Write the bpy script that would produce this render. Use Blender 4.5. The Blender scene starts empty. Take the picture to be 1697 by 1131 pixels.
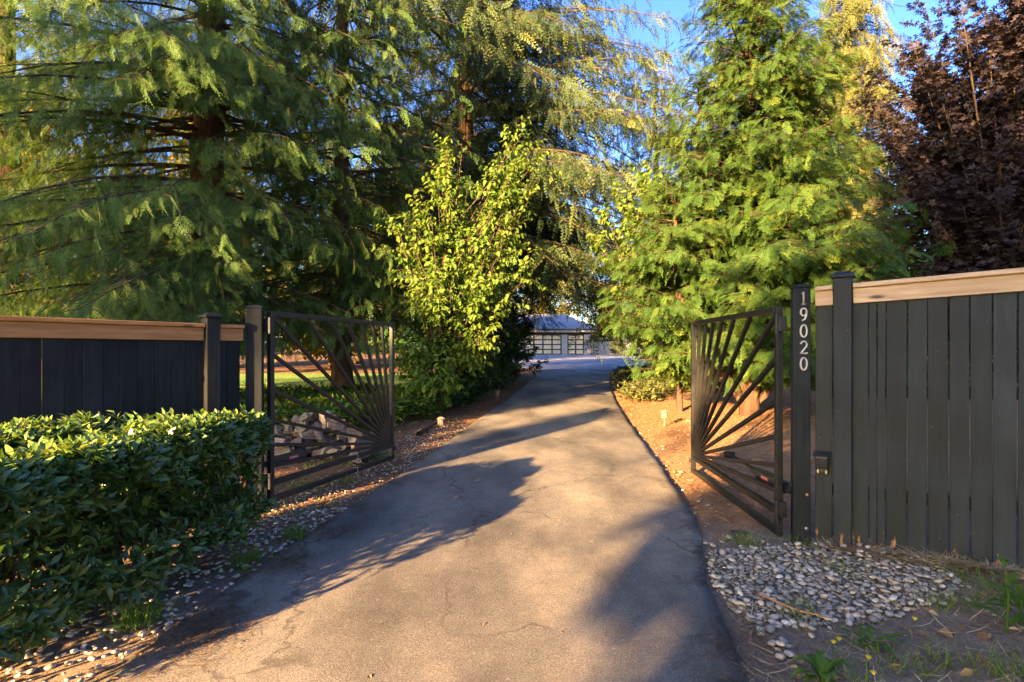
import bpy, bmesh, math, random
import numpy as np
from mathutils import Vector, Matrix

# ------------------------------------------------------------------ camera, sky, sun, exposure
SC = bpy.context.scene
COL = SC.collection
F, CX, CY, CAMZ = 905.0, 848.5, 582.0, 1.5          # focal length / centre in photo pixels, eye height
cam = bpy.data.cameras.new('camera'); camo = bpy.data.objects.new('camera', cam); COL.objects.link(camo)
camo.location = (0, 0, CAMZ); camo.rotation_euler = (math.radians(90), 0, 0)
cam.sensor_width = 36.0; cam.lens = 36.0*F/1697.0
cam.shift_y = (CY-565.5)/1697.0
cam.clip_start = 0.05; cam.clip_end = 3000
SC.camera = camo

SUN_EL, SUN_TR = 14.0, 34.5                          # elevation; compass heading the light travels (from +Y towards +X)
el, tr = math.radians(SUN_EL), math.radians(SUN_TR)
w = bpy.data.worlds.new('World'); SC.world = w; w.use_nodes = True
nt = w.node_tree; bg = nt.nodes['Background']
sky = nt.nodes.new('ShaderNodeTexSky'); sky.sky_type = 'NISHITA'; sky.sun_disc = False
sky.sun_elevation = el; sky.sun_rotation = tr + math.pi
sky.air_density = 1.0; sky.dust_density = 2.0; sky.ozone_density = 2.4
hsv = nt.nodes.new('ShaderNodeHueSaturation'); hsv.inputs['Saturation'].default_value = 1.28; hsv.inputs['Hue'].default_value = 0.525
nt.links.new(sky.outputs[0], hsv.inputs['Color']); nt.links.new(hsv.outputs[0], bg.inputs[0]); bg.inputs[1].default_value = 0.057
sl = bpy.data.lights.new('sun', 'SUN'); so = bpy.data.objects.new('sun', sl); COL.objects.link(so)
sl.energy = 5.0; sl.angle = math.radians(0.55); sl.color = (1.0, 0.63, 0.29)
so.location = (-20, -30, 20)
so.rotation_euler = Vector((math.sin(tr)*math.cos(el), math.cos(tr)*math.cos(el), -math.sin(el))).to_track_quat('-Z', 'Y').to_euler()
SC.view_settings.view_transform = 'Standard'; SC.view_settings.look = 'None'
SC.view_settings.exposure = 3.76; SC.view_settings.gamma = 1.0
SC.view_settings.use_curve_mapping = False
SC.render.engine = 'CYCLES'
SC.cycles.use_denoising = True; SC.cycles.denoiser = 'OPENIMAGEDENOISE'; SC.cycles.denoising_input_passes = 'RGB_ALBEDO_NORMAL'; SC.cycles.denoising_prefilter = 'NONE'
SC.cycles.max_bounces = 6; SC.cycles.diffuse_bounces = 4; SC.cycles.glossy_bounces = 2
SC.cycles.transmission_bounces = 4; SC.cycles.transparent_max_bounces = 6

rng = np.random.default_rng(11)
R = random.Random(5)
UD = np.array([math.sin(tr), math.cos(tr)])          # along the light, on the ground
UP_ = np.array([math.cos(tr), -math.sin(tr)])        # across the light

# ------------------------------------------------------------------ helpers
def nrm(a):
    a = np.asarray(a, float)
    return a/np.maximum(np.linalg.norm(a, axis=-1, keepdims=True), 1e-9)

def sstep(a, b, x):
    t = np.clip((np.asarray(x, float)-a)/(b-a), 0, 1); return t*t*(3-2*t)

def prof(Y):
    Y = np.asarray(Y, float)
    a = 0.0205*np.log1p(np.exp((Y-6.5)*1.2))/1.2
    return np.where(Y > 62, 0.0205*55.5+(Y-62)*0.004, np.minimum(a, 0.0205*55.5))

def gz(x, Y):
    x = np.asarray(x, float); Y = np.asarray(Y, float)
    z = prof(Y)
    z = z + 0.08*sstep(1.9, 3.2, x)*(1-sstep(4.6, 6.0, Y))*sstep(0.5, 2.5, Y)
    z = z + 0.16*sstep(2.4, 5.0, x-0.13*(Y-8))*sstep(6.0, 9.0, Y)*(1-sstep(22, 30, Y))
    z = z + 0.03*np.sin(x*1.7+Y*0.6)*np.sin(Y*1.3-x*0.4)*sstep(2.2, 4.0, np.abs(x-0.6-0.06*Y))
    return z

def gpt(px, py, dz=0.0):                              # photo pixel on the ground -> world x, y (for layout only)
    Y = 5.0
    for _ in range(40):
        z = float(prof(Y))+dz
        Y = 0.5*Y+0.5*min(90, (CAMZ-z)*F/max(py-CY, 3))
    return (px-CX)/F*Y, Y

def build(name, V, polys, mat, parent=None, tint=None, smooth=False):
    me = bpy.data.meshes.new(name)
    V = np.asarray(V, np.float32)
    polys = [np.asarray(p, np.int32) for p in polys if len(p)]
    loops = np.concatenate([p.ravel() for p in polys])
    totals = np.concatenate([np.full(len(p), p.shape[1], np.int32) for p in polys])
    starts = np.concatenate([[0], np.cumsum(totals)[:-1]]).astype(np.int32)
    me.vertices.add(len(V)); me.vertices.foreach_set('co', V.ravel())
    me.loops.add(len(loops)); me.loops.foreach_set('vertex_index', loops)
    me.polygons.add(len(totals)); me.polygons.foreach_set('loop_start', starts)
    me.polygons.foreach_set('loop_total', totals)
    if smooth: me.polygons.foreach_set('use_smooth', np.ones(len(totals), bool))
    if tint is not None:
        at = me.attributes.new('tint', 'FLOAT', 'FACE'); at.data.foreach_set('value', np.asarray(tint, np.float32))
    me.update(calc_edges=True)
    if mat: me.materials.append(mat)
    o = bpy.data.objects.new(name, me); COL.objects.link(o)
    if parent: o.parent = parent
    return o

class Acc:
    def __init__(s): s.V = []; s.Q = []; s.T = []; s.n = 0
    def add(s, V, Q, t=0.5):
        V = np.asarray(V, float); Q = np.asarray(Q, int)
        s.V.append(V); s.Q.append(Q+s.n); s.n += len(V)
        s.T.append(np.full(len(Q), t) if np.isscalar(t) else np.asarray(t))
    def scatter(s, T, P, D, N, S, tint):
        """template T=(verts, quads, face tint offset) placed at P with +Y along D, +Z towards N, size S"""
        v, q, ft = T
        P = np.asarray(P, float); y = nrm(D); z = np.asarray(N, float)
        z = nrm(z-(z*y).sum(1, keepdims=True)*y); x = np.cross(y, z)
        M = np.stack([x, y, z], 2)*np.asarray(S, float).reshape(-1, 1, 1)
        VV = np.einsum('nij,kj->nki', M, v)+P[:, None, :]
        n = len(P); k = len(v)
        QQ = q[None]+(np.arange(n)*k)[:, None, None]
        s.V.append(VV.reshape(-1, 3)); s.Q.append(QQ.reshape(-1, 4)+s.n); s.n += n*k
        s.T.append((np.asarray(tint).reshape(-1, 1)+ft[None]).ravel())
    def tube(s, pts, rad, sides=6, t=0.5):
        pts = np.asarray(pts, float); n = len(pts); rad = np.broadcast_to(np.asarray(rad, float), (n,))
        d = nrm(np.gradient(pts, axis=0))
        ref = np.where(np.abs(d[:, 2:3]) > 0.9, np.array([[1., 0, 0]]), np.array([[0, 0, 1.]]))
        a = nrm(np.cross(d, ref)); b = np.cross(d, a)
        th = np.arange(sides)/sides*2*math.pi
        ring = pts[:, None]+rad[:, None, None]*(np.cos(th)[None, :, None]*a[:, None]+np.sin(th)[None, :, None]*b[:, None])
        i = np.arange(n-1)[:, None]*sides; j = np.arange(sides)[None]; j2 = (j+1) % sides
        Q = np.stack([i+j, i+j2, i+sides+j2, i+sides+j], 2).reshape(-1, 4)
        s.add(ring.reshape(-1, 3), Q, t)
    def obj(s, name, mat, parent=None, smooth=False, kind=None):
        o = build(name, np.concatenate(s.V), [np.concatenate(s.Q)], mat, parent, np.concatenate(s.T), smooth)
        if kind: o['kind'] = kind
        return o

def empty(name, loc, label, cat, group=None, rz=0):
    o = bpy.data.objects.new(name, None); COL.objects.link(o); o.location = loc; o.rotation_euler = (0, 0, rz)
    o.empty_display_size = 0.2
    return tag(o, label, cat, group)

def tag(o, label=None, cat=None, group=None, kind=None):
    if label: o['label'] = label
    if cat: o['category'] = cat
    if group: o['group'] = group
    if kind: o['kind'] = kind
    return o

def bmobj(name, bm, mat, parent=None, smooth=False):
    me = bpy.data.meshes.new(name); bm.to_mesh(me); bm.free()
    for m in (mat if isinstance(mat, (list, tuple)) else [mat]): me.materials.append(m)
    if smooth: me.polygons.foreach_set('use_smooth', [True]*len(me.polygons))
    o = bpy.data.objects.new(name, me); COL.objects.link(o)
    if parent: o.parent = parent
    return o

def bbox(bm, size, loc=(0, 0, 0), bev=0.0, rot=None, seg=1):
    g = bmesh.ops.create_cube(bm, size=1.0); vs = g['verts']
    bmesh.ops.scale(bm, vec=size, verts=vs)
    if bev > 0:
        es = list({e for v in vs for e in v.link_edges})
        r = bmesh.ops.bevel(bm, geom=es, offset=bev, segments=seg, affect='EDGES', profile=0.6)
        vs = list({v for f in r['faces'] for v in f.verts} | {v for v in vs if v.is_valid})
    if rot is not None: bmesh.ops.rotate(bm, verts=vs, matrix=rot, cent=(0, 0, 0))
    bmesh.ops.translate(bm, vec=loc, verts=vs)
    return vs

def box(name, size, loc, mat, parent=None, bev=0.0, rot=None, seg=1):
    bm = bmesh.new(); bbox(bm, size, (0, 0, 0), bev, rot, seg)
    o = bmobj(name, bm, mat, parent); o.location = loc
    return o

def bar(name, a, b, wy, wz, mat, parent, bev=0.003):
    """square bar from a to b; wz is its depth in the plane of z, wy across"""
    a = Vector(a); b = Vector(b); d = b-a
    q = d.to_track_quat('X', 'Z').to_matrix()
    o = box(name, (d.length, wy, wz), (a+b)/2, mat, parent, bev, q)
    return o

# ------------------------------------------------------------------ materials
def nodes(name):
    m = bpy.data.materials.new(name); m.use_nodes = True
    n = m.node_tree.nodes; l = m.node_tree.links
    return m, n, l, n['Principled BSDF'], n['Material Output']

def ramp(n, stops, interp='LINEAR'):
    r = n.new('ShaderNodeValToRGB'); e = r.color_ramp.elements; r.color_ramp.interpolation = interp
    while len(e) < len(stops): e.new(0.5)
    for i, (p, c) in enumerate(stops):
        e[i].position = p; e[i].color = (c[0], c[1], c[2], 1)
    return r

def noise(n, l, scale, detail=4, rough=0.6, vec=None, dist=0.0):
    t = n.new('ShaderNodeTexNoise'); t.inputs['Scale'].default_value = scale
    t.inputs['Detail'].default_value = detail; t.inputs['Roughness'].default_value = rough
    t.inputs['Distortion'].default_value = dist
    if vec is not None: l.new(vec, t.inputs['Vector'])
    return t

def mathn(n, l, op, a, b=None, clamp=False):
    m = n.new('ShaderNodeMath'); m.operation = op; m.use_clamp = clamp
    for i, v in enumerate((a, b)):
        if v is None: continue
        if isinstance(v, (int, float)): m.inputs[i].default_value = v
        else: l.new(v, m.inputs[i])
    return m.outputs[0]

def mixc(n, l, fac, a, b, mode='MIX'):
    m = n.new('ShaderNodeMix'); m.data_type = 'RGBA'; m.blend_type = mode
    for s, v in ((m.inputs[0], fac), (m.inputs[6], a), (m.inputs[7], b)):
        if isinstance(v, (int, float)): s.default_value = v
        elif isinstance(v, (tuple, list)): s.default_value = (v[0], v[1], v[2], 1)
        else: l.new(v, s)
    return m.outputs[2]

def surf(name, stops, scale=6, rough=0.6, bump=0.2, bscale=40, stretch=(1, 1, 1), spec=0.4, metal=0.0, rand=0.0, detail=5, coord='Object', bdist=0.01):
    m, n, l, p, out = nodes(name)
    tc = n.new('ShaderNodeTexCoord'); mp = n.new('ShaderNodeMapping'); mp.inputs['Scale'].default_value = stretch
    l.new(tc.outputs[coord], mp.inputs['Vector'])
    vec = mp.outputs[0]
    if rand > 0:
        oi = n.new('ShaderNodeObjectInfo'); ad = n.new('ShaderNodeVectorMath'); ad.operation = 'ADD'
        sc = n.new('ShaderNodeVectorMath'); sc.operation = 'SCALE'; cb = n.new('ShaderNodeCombineXYZ')
        for k in range(3): l.new(oi.outputs['Random'], cb.inputs[k])
        l.new(cb.outputs[0], sc.inputs[0]); sc.inputs['Scale'].default_value = 37.0
        l.new(vec, ad.inputs[0]); l.new(sc.outputs[0], ad.inputs[1]); vec = ad.outputs[0]
    t = noise(n, l, scale, detail, 0.62, vec)
    r = ramp(n, stops); l.new(t.outputs[0], r.inputs[0]); c = r.outputs[0]
    if rand > 0:
        mr = n.new('ShaderNodeMapRange'); mr.inputs[3].default_value = 1-rand; mr.inputs[4].default_value = 1+rand
        l.new(oi.outputs['Random'], mr.inputs[0])
        hs = n.new('ShaderNodeHueSaturation'); l.new(mr.outputs[0], hs.inputs['Value']); l.new(c, hs.inputs['Color']); c = hs.outputs[0]
    l.new(c, p.inputs['Base Color']); p.inputs['Roughness'].default_value = rough
    p.inputs['Specular IOR Level'].default_value = spec; p.inputs['Metallic'].default_value = metal
    if bump:
        b = noise(n, l, bscale, 6, 0.65, vec); bn = n.new('ShaderNodeBump')
        bn.inputs['Strength'].default_value = bump; bn.inputs['Distance'].default_value = bdist
        l.new(b.outputs[0], bn.inputs['Height']); l.new(bn.outputs[0], p.inputs['Normal'])
    m['n'] = 0
    return m

def leaf(name, stops, trans=0.35, tgain=(1.5, 1.4, 0.6), rough=0.65, spec=0.15):
    """two sided leaf: tint attribute -> colour, part of the light passes through"""
    m, n, l, p, out = nodes(name)
    a = n.new('ShaderNodeAttribute'); a.attribute_name = 'tint'
    a2 = n.new('ShaderNodeAttribute'); a2.attribute_name = 'itint'; a2.attribute_type = 'INSTANCER'
    r = ramp(n, stops); l.new(mathn(n, l, 'ADD', a.outputs['Fac'], a2.outputs['Fac']), r.inputs[0])
    l.new(r.outputs[0], p.inputs['Base Color']); p.inputs['Roughness'].default_value = rough
    p.inputs['Specular IOR Level'].default_value = spec
    tb = n.new('ShaderNodeBsdfTranslucent')
    l.new(mixc(n, l, 1.0, r.outputs[0], tgain, 'MULTIPLY'), tb.inputs[0])
    mx = n.new('ShaderNodeMixShader'); mx.inputs[0].default_value = trans
    l.new(p.outputs[0], mx.inputs[1]); l.new(tb.outputs[0], mx.inputs[2]); l.new(mx.outputs[0], out.inputs[0])
    return m

M = {}
M['bark'] = surf('bark', [(0.25, (0.025, 0.018, 0.013)), (0.6, (0.07, 0.048, 0.034)), (0.8, (0.12, 0.085, 0.06))], 7, 0.9, 0.9, 14, (1, 1, 0.18), 0.1, bdist=0.05)
M['bark_red'] = surf('bark_red', [(0.25, (0.03, 0.017, 0.011)), (0.6, (0.085, 0.05, 0.03)), (0.8, (0.15, 0.092, 0.058))], 7, 0.9, 0.9, 14, (1, 1, 0.15), 0.1, bdist=0.05)
M['twig'] = surf('twig', [(0.3, (0.03, 0.021, 0.015)), (0.7, (0.075, 0.052, 0.036))], 9, 0.9, 0.2, 30, (1, 1, 1), 0.1)
M['cedar_leaf'] = leaf('cedar_leaf', [(0.0, (0.036, 0.074, 0.020)), (0.45, (0.064, 0.122, 0.028)), (0.8, (0.12, 0.155, 0.03)), (1.0, (0.2, 0.175, 0.028))], 0.35)
M['fir_leaf'] = leaf('fir_leaf', [(0.0, (0.026, 0.044, 0.018)), (0.5, (0.05, 0.076, 0.026)), (1.0, (0.12, 0.125, 0.036))], 0.2)
M['spruce_leaf'] = leaf('spruce_leaf', [(0.0, (0.042, 0.056, 0.018)), (0.5, (0.072, 0.082, 0.022)), (1.0, (0.115, 0.11, 0.03))], 0.12)
M['hinoki_leaf'] = leaf('hinoki_leaf', [(0.0, (0.022, 0.055, 0.014)), (0.4, (0.050, 0.098, 0.017)), (0.7, (0.12, 0.15, 0.02)), (1.0, (0.22, 0.21, 0.028))], 0.25)
M['dogwood_leaf'] = leaf('dogwood_leaf', [(0.0, (0.05, 0.10, 0.018)), (0.5, (0.095, 0.155, 0.024)), (0.9, (0.15, 0.19, 0.03)), (1.0, (0.20, 0.16, 0.04))], 0.48, (1.35, 1.4, 0.5))
M['sunlit_gold_leaf'] = leaf('sunlit_gold_leaf', [(0.0, (0.08, 0.09, 0.015)), (0.6, (0.16, 0.13, 0.02)), (1.0, (0.22, 0.15, 0.025))], 0.42)  # golden sunlight on the background trees is put into this leaf colour
M['maple_leaf'] = leaf('maple_leaf', [(0.0, (0.022, 0.017, 0.021)), (0.55, (0.036, 0.027, 0.031)), (1.0, (0.066, 0.045, 0.038))], 0.15, (1.2, 1.0, 0.9))
M['yew_leaf'] = leaf('yew_leaf', [(0.0, (0.018, 0.04, 0.016)), (0.6, (0.035, 0.075, 0.024)), (1.0, (0.07, 0.11, 0.03))], 0.2, rough=0.45)
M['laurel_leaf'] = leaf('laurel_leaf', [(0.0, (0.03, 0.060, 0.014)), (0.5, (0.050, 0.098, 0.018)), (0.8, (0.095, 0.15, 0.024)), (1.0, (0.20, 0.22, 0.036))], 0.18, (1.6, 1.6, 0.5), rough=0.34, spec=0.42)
M['cover_leaf'] = leaf('cover_leaf', [(0.0, (0.022, 0.05, 0.016)), (0.5, (0.05, 0.11, 0.018)), (0.85, (0.10, 0.16, 0.02)), (1.0, (0.22, 0.18, 0.03))], 0.3)
M['grass'] = leaf('grass', [(0.0, (0.05, 0.10, 0.014)), (0.6, (0.09, 0.16, 0.02)), (1.0, (0.17, 0.19, 0.04))], 0.35)
M['straw'] = leaf('straw', [(0.0, (0.16, 0.10, 0.055)), (0.6, (0.33, 0.235, 0.13)), (1.0, (0.5, 0.39, 0.23))], 0.15)
M['dry_leaf'] = leaf('dry_leaf', [(0.0, (0.14, 0.07, 0.035)), (0.6, (0.3, 0.17, 0.07)), (1.0, (0.42, 0.3, 0.13))], 0.2)
M['needle_litter'] = leaf('needle_litter', [(0.0, (0.05, 0.03, 0.018)), (0.6, (0.11, 0.065, 0.032)), (1.0, (0.2, 0.13, 0.06))], 0.05)
M['chip'] = leaf('chip', [(0.0, (0.12, 0.055, 0.028)), (0.5, (0.24, 0.125, 0.055)), (0.85, (0.33, 0.19, 0.09)), (1.0, (0.45, 0.34, 0.22))], 0.03, rough=0.85, spec=0.1)
M['gravel'] = leaf('gravel', [(0.0, (0.17, 0.157, 0.135)), (0.3, (0.28, 0.25, 0.20)), (0.55, (0.40, 0.315, 0.21)), (0.8, (0.45, 0.37, 0.275)), (1.0, (0.60, 0.51, 0.40))], 0.0, rough=0.6, spec=0.3)
M['black_paint'] = None
del M['black_paint']

def paint_mat(name, c0, c1, wear, spec=0.25):
    m, n, l, p, out = nodes(name)
    geo = n.new('ShaderNodeNewGeometry'); tc = n.new('ShaderNodeTexCoord'); oi = n.new('ShaderNodeObjectInfo')
    mp = n.new('ShaderNodeMapping'); mp.inputs['Scale'].default_value = (1, 1, 0.07); l.new(geo.outputs['Position'], mp.inputs[0])
    t = noise(n, l, 30, 6, 0.65, mp.outputs[0]); t2 = noise(n, l, 2.2, 3, 0.6, geo.outputs['Position'])
    r = ramp(n, [(0.3, c0), (0.75, c1)]); l.new(t.outputs[0], r.inputs[0])
    r2 = ramp(n, [(0.35, (0.75, 0.75, 0.75)), (0.7, (1.3, 1.3, 1.3))]); l.new(t2.outputs[0], r2.inputs[0])
    c = mixc(n, l, 1.0, r.outputs[0], r2.outputs[0], 'MULTIPLY')
    mr = n.new('ShaderNodeMapRange'); mr.inputs[3].default_value = 0.8; mr.inputs[4].default_value = 1.25; l.new(oi.outputs['Random'], mr.inputs[0])
    hs = n.new('ShaderNodeHueSaturation'); l.new(mr.outputs[0], hs.inputs['Value']); l.new(c, hs.inputs['Color']); c = hs.outputs[0]
    if wear:   # bare wood where the paint has flaked off near the soil, a few knots and scuffs above
        sep = n.new('ShaderNodeSeparateXYZ'); l.new(geo.outputs['Position'], sep.inputs[0])
        h = n.new('ShaderNodeMapRange'); h.inputs[1].default_value = 0.12; h.inputs[2].default_value = 0.42; h.inputs[3].default_value = 0.30; h.inputs[4].default_value = -0.12
        l.new(sep.outputs[2], h.inputs[0])
        mp2 = n.new('ShaderNodeMapping'); mp2.inputs['Scale'].default_value = (1, 1, 0.22); l.new(geo.outputs['Position'], mp2.inputs[0])
        wn = noise(n, l, 26, 6, 0.72, mp2.outputs[0])
        s = mathn(n, l, 'ADD', wn.outputs[0], h.outputs[0])
        k = mathn(n, l, 'GREATER_THAN', s, 0.86)
        c = mixc(n, l, k, c, (0.26, 0.13, 0.06))
        kn = n.new('ShaderNodeTexVoronoi'); kn.inputs['Scale'].default_value = 3.2; mp3 = n.new('ShaderNodeMapping'); mp3.inputs['Scale'].default_value = (1, 1, 0.6); l.new(geo.outputs['Position'], mp3.inputs[0]); l.new(mp3.outputs[0], kn.inputs['Vector'])
        kr = ramp(n, [(0.03, (1, 1, 1)), (0.075, (0, 0, 0))]); l.new(kn.outputs['Distance'], kr.inputs[0])
        c = mixc(n, l, mathn(n, l, 'MULTIPLY', kr.outputs[0], 0.6), c, (0.008, 0.008, 0.009))
        sp_ = n.new('ShaderNodeTexVoronoi'); sp_.inputs['Scale'].default_value = 9.0; l.new(geo.outputs['Position'], sp_.inputs['Vector'])
        sr_ = ramp(n, [(0.035, (1, 1, 1)), (0.05, (0, 0, 0))]); l.new(sp_.outputs['Distance'], sr_.inputs[0])
        c = mixc(n, l, mathn(n, l, 'MULTIPLY', sr_.outputs[0], 0.5), c, (0.16, 0.155, 0.15))
    l.new(c, p.inputs['Base Color']); p.inputs['Roughness'].default_value = 0.62; p.inputs['Specular IOR Level'].default_value = spec
    bn = n.new('ShaderNodeBump'); bn.inputs['Strength'].default_value = 0.45; bn.inputs['Distance'].default_value = 0.004
    l.new(t.outputs[0], bn.inputs['Height']); l.new(bn.outputs[0], p.inputs['Normal'])
    return m
M['fence_paint'] = paint_mat('fence_paint', (0.0095, 0.0125, 0.0165), (0.0185, 0.0232, 0.030), True)
M['fence_paint_dark'] = paint_mat('fence_paint_dark', (0.0105, 0.0108, 0.0104), (0.019, 0.0196, 0.0188), False, 0.12)
M['post_paint'] = paint_mat('post_paint', (0.009, 0.0105, 0.012), (0.017, 0.019, 0.0215), False, 0.1)

def cedar_board(name, cs):
    m, n, l, p, out = nodes(name)
    tc = n.new('ShaderNodeTexCoord'); mp = n.new('ShaderNodeMapping'); mp.inputs['Scale'].default_value = (0.35, 6, 6)
    l.new(tc.outputs['Object'], mp.inputs[0])
    t = noise(n, l, 7, 7, 0.62, mp.outputs[0], 0.6)
    r = ramp(n, cs); l.new(t.outputs[0], r.inputs[0])
    mp2 = n.new('ShaderNodeMapping'); mp2.inputs['Scale'].default_value = (2.0, 7, 7); l.new(tc.outputs['Object'], mp2.inputs[0])
    v = n.new('ShaderNodeTexVoronoi'); v.inputs['Scale'].default_value = 1.25; l.new(mp2.outputs[0], v.inputs['Vector'])
    kr = ramp(n, [(0.06, (1, 1, 1)), (0.17, (0, 0, 0))]); l.new(v.outputs['Distance'], kr.inputs[0])
    c = mixc(n, l, kr.outputs[0], r.outputs[0], (0.07, 0.035, 0.02))
    l.new(c, p.inputs['Base Color']); p.inputs['Roughness'].default_value = 0.6; p.inputs['Specular IOR Level'].default_value = 0.3
    bn = n.new('ShaderNodeBump'); bn.inputs['Strength'].default_value = 0.3; bn.inputs['Distance'].default_value = 0.003
    l.new(t.outputs[0], bn.inputs['Height']); l.new(bn.outputs[0], p.inputs['Normal'])
    return m
M['cedar_pale'] = cedar_board('cedar_pale', [(0.3, (0.3, 0.19, 0.115)), (0.55, (0.44, 0.29, 0.18)), (0.75, (0.55, 0.40, 0.28))])
M['cedar_orange'] = cedar_board('cedar_orange', [(0.3, (0.22, 0.092, 0.026)), (0.55, (0.36, 0.155, 0.045)), (0.75, (0.45, 0.235, 0.09))])
M['steel'] = surf('steel', [(0.3, (0.010, 0.0095, 0.009)), (0.7, (0.021, 0.019, 0.0175))], 12, 0.45, 0.15, 60, (1, 1, 1), 0.3, 0.0, rand=0.1)
M['steel_bare'] = surf('steel_bare', [(0.3, (0.16, 0.16, 0.15)), (0.7, (0.4, 0.39, 0.37))], 20, 0.38, 0.1, 60, (1, 1, 1), 0.5, 0.9)
M['digit_metal'] = surf('digit_metal', [(0.3, (0.36, 0.345, 0.31)), (0.7, (0.5, 0.475, 0.43))], 20, 0.42, 0.05, 60, (1, 1, 1), 0.5, 0.35)
M['black_plastic'] = surf('black_plastic', [(0.3, (0.012, 0.012, 0.013)), (0.7, (0.028, 0.028, 0.03))], 15, 0.4, 0.1, 80)
M['red_label'] = surf('red_label', [(0.3, (0.42, 0.05, 0.035)), (0.7, (0.5, 0.08, 0.06))], 15, 0.5, 0)
M['white_tape'] = surf('white_tape', [(0.3, (0.36, 0.36, 0.35)), (0.7, (0.48, 0.48, 0.46))], 15, 0.5, 0)
M['rust'] = surf('rust', [(0.3, (0.2, 0.08, 0.03)), (0.7, (0.42, 0.22, 0.09))], 30, 0.8, 0.2)
M['split_wood'] = surf('split_wood', [(0.25, (0.08, 0.058, 0.042)), (0.5, (0.19, 0.145, 0.105)), (0.75, (0.32, 0.265, 0.205))], 11, 0.85, 0.9, 22, (0.25, 2.2, 2.2), 0.15, rand=0.22, bdist=0.02)
M['log_bark'] = surf('log_bark', [(0.25, (0.08, 0.055, 0.04)), (0.6, (0.18, 0.125, 0.09)), (0.8, (0.26, 0.2, 0.15))], 9, 0.9, 0.9, 22, (0.4, 1.5, 1.5), 0.1, rand=0.2, bdist=0.02)
M['lamp_copper'] = surf('lamp_copper', [(0.3, (0.15, 0.09, 0.06)), (0.7, (0.25, 0.17, 0.125))], 15, 0.5, 0.1)
M['roof'] = surf('roof', [(0.3, (0.2, 0.2, 0.2)), (0.7, (0.34, 0.335, 0.325))], 3, 0.8, 0.4, 30, (1, 1, 1), 0.3)
M['siding'] = surf('siding', [(0.3, (0.18, 0.19, 0.20)), (0.7, (0.25, 0.26, 0.27))], 3, 0.7, 0.1, 30, rand=0.06)
M['dark_trim'] = surf('dark_trim', [(0.3, (0.016, 0.017, 0.019)), (0.7, (0.028, 0.029, 0.031))], 4, 0.55, 0.05)
M['pale_trim'] = surf('pale_trim', [(0.3, (0.2, 0.19, 0.175)), (0.7, (0.27, 0.26, 0.24))], 4, 0.6, 0.05)
M['frost'] = surf('frost', [(0.3, (0.40, 0.355, 0.26)), (0.7, (0.5, 0.45, 0.34))], 0.6, 0.3, 0.0, spec=0.6)
M['pebble'] = None

def pebble_mat():
    m, n, l, p, out = nodes('pebble')
    oi = n.new('ShaderNodeAttribute'); oi.attribute_type = 'OBJECT'; oi.attribute_name = 'hue'; tc = n.new('ShaderNodeTexCoord')
    r = ramp(n, [(0.0, (0.20, 0.185, 0.155)), (0.3, (0.32, 0.29, 0.235)), (0.5, (0.46, 0.355, 0.225)), (0.68, (0.40, 0.355, 0.285)), (0.88, (0.54, 0.42, 0.29)), (1.0, (0.68, 0.585, 0.46))])
    l.new(oi.outputs['Fac'], r.inputs[0])
    t = noise(n, l, 45, 6, 0.7, tc.outputs['Object']); k = ramp(n, [(0.3, (0.72, 0.72, 0.72)), (0.75, (1.2, 1.2, 1.2))]); l.new(t.outputs[0], k.inputs[0])
    l.new(mixc(n, l, 1.0, r.outputs[0], k.outputs[0], 'MULTIPLY'), p.inputs['Base Color']); p.inputs['Roughness'].default_value = 0.6
    return m
M['pebble'] = pebble_mat()

def ground_mat():
    m, n, l, p, out = nodes('ground')
    geo = n.new('ShaderNodeNewGeometry'); P = geo.outputs['Position']
    sep = n.new('ShaderNodeSeparateXYZ'); l.new(P, sep.inputs[0])
    wn = noise(n, l, 1.6, 4, 0.6, P); wob = mathn(n, l, 'MULTIPLY', mathn(n, l, 'SUBTRACT', wn.outputs[0], 0.5), 1.6)
    fine = noise(n, l, 38, 8, 0.75, P); mid = noise(n, l, 6, 6, 0.65, P)
    fm = mathn(n, l, 'ADD', mathn(n, l, 'MULTIPLY', fine.outputs[0], 0.65), mathn(n, l, 'MULTIPLY', mid.outputs[0], 0.35))
    def cr(st):
        r = ramp(n, st); l.new(fm, r.inputs[0]); return r.outputs[0]
    soil = cr([(0.3, (0.10, 0.07, 0.048)), (0.5, (0.21, 0.155, 0.105)), (0.68, (0.34, 0.265, 0.185))])
    bark = cr([(0.3, (0.06, 0.03, 0.018)), (0.5, (0.14, 0.075, 0.04)), (0.68, (0.26, 0.16, 0.09))])
    tan = cr([(0.3, (0.15, 0.075, 0.032)), (0.5, (0.27, 0.145, 0.065)), (0.7, (0.40, 0.25, 0.13))])
    def msk(src, a, b, add=True):
        r = n.new('ShaderNodeMapRange'); r.interpolation_type = 'SMOOTHSTEP'; r.inputs[1].default_value = a; r.inputs[2].default_value = b
        l.new(mathn(n, l, 'ADD', src, wob) if add else src, r.inputs[0]); return r.outputs[0]
    x, y = sep.outputs[0], sep.outputs[1]
    # tan bark right of the drive, beyond the fence line
    right = mathn(n, l, 'MULTIPLY', msk(x, 0.6, 1.0, False), msk(y, 4.4, 5.0))
    left = mathn(n, l, 'MULTIPLY', mathn(n, l, 'SUBTRACT', 1.0, msk(x, 0.6, 1.0, False)), msk(y, 2.0, 6.5))
    c = mixc(n, l, left, soil, bark); c = mixc(n, l, right, c, tan)
    l.new(c, p.inputs['Base Color']); p.inputs['Roughness'].default_value = 0.95; p.inputs['Specular IOR Level'].default_value = 0.1
    bn = n.new('ShaderNodeBump'); bn.inputs['Strength'].default_value = 0.9; bn.inputs['Distance'].default_value = 0.03
    l.new(fm, bn.inputs['Height']); l.new(bn.outputs[0], p.inputs['Normal'])
    return m
M['ground'] = ground_mat()

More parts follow.
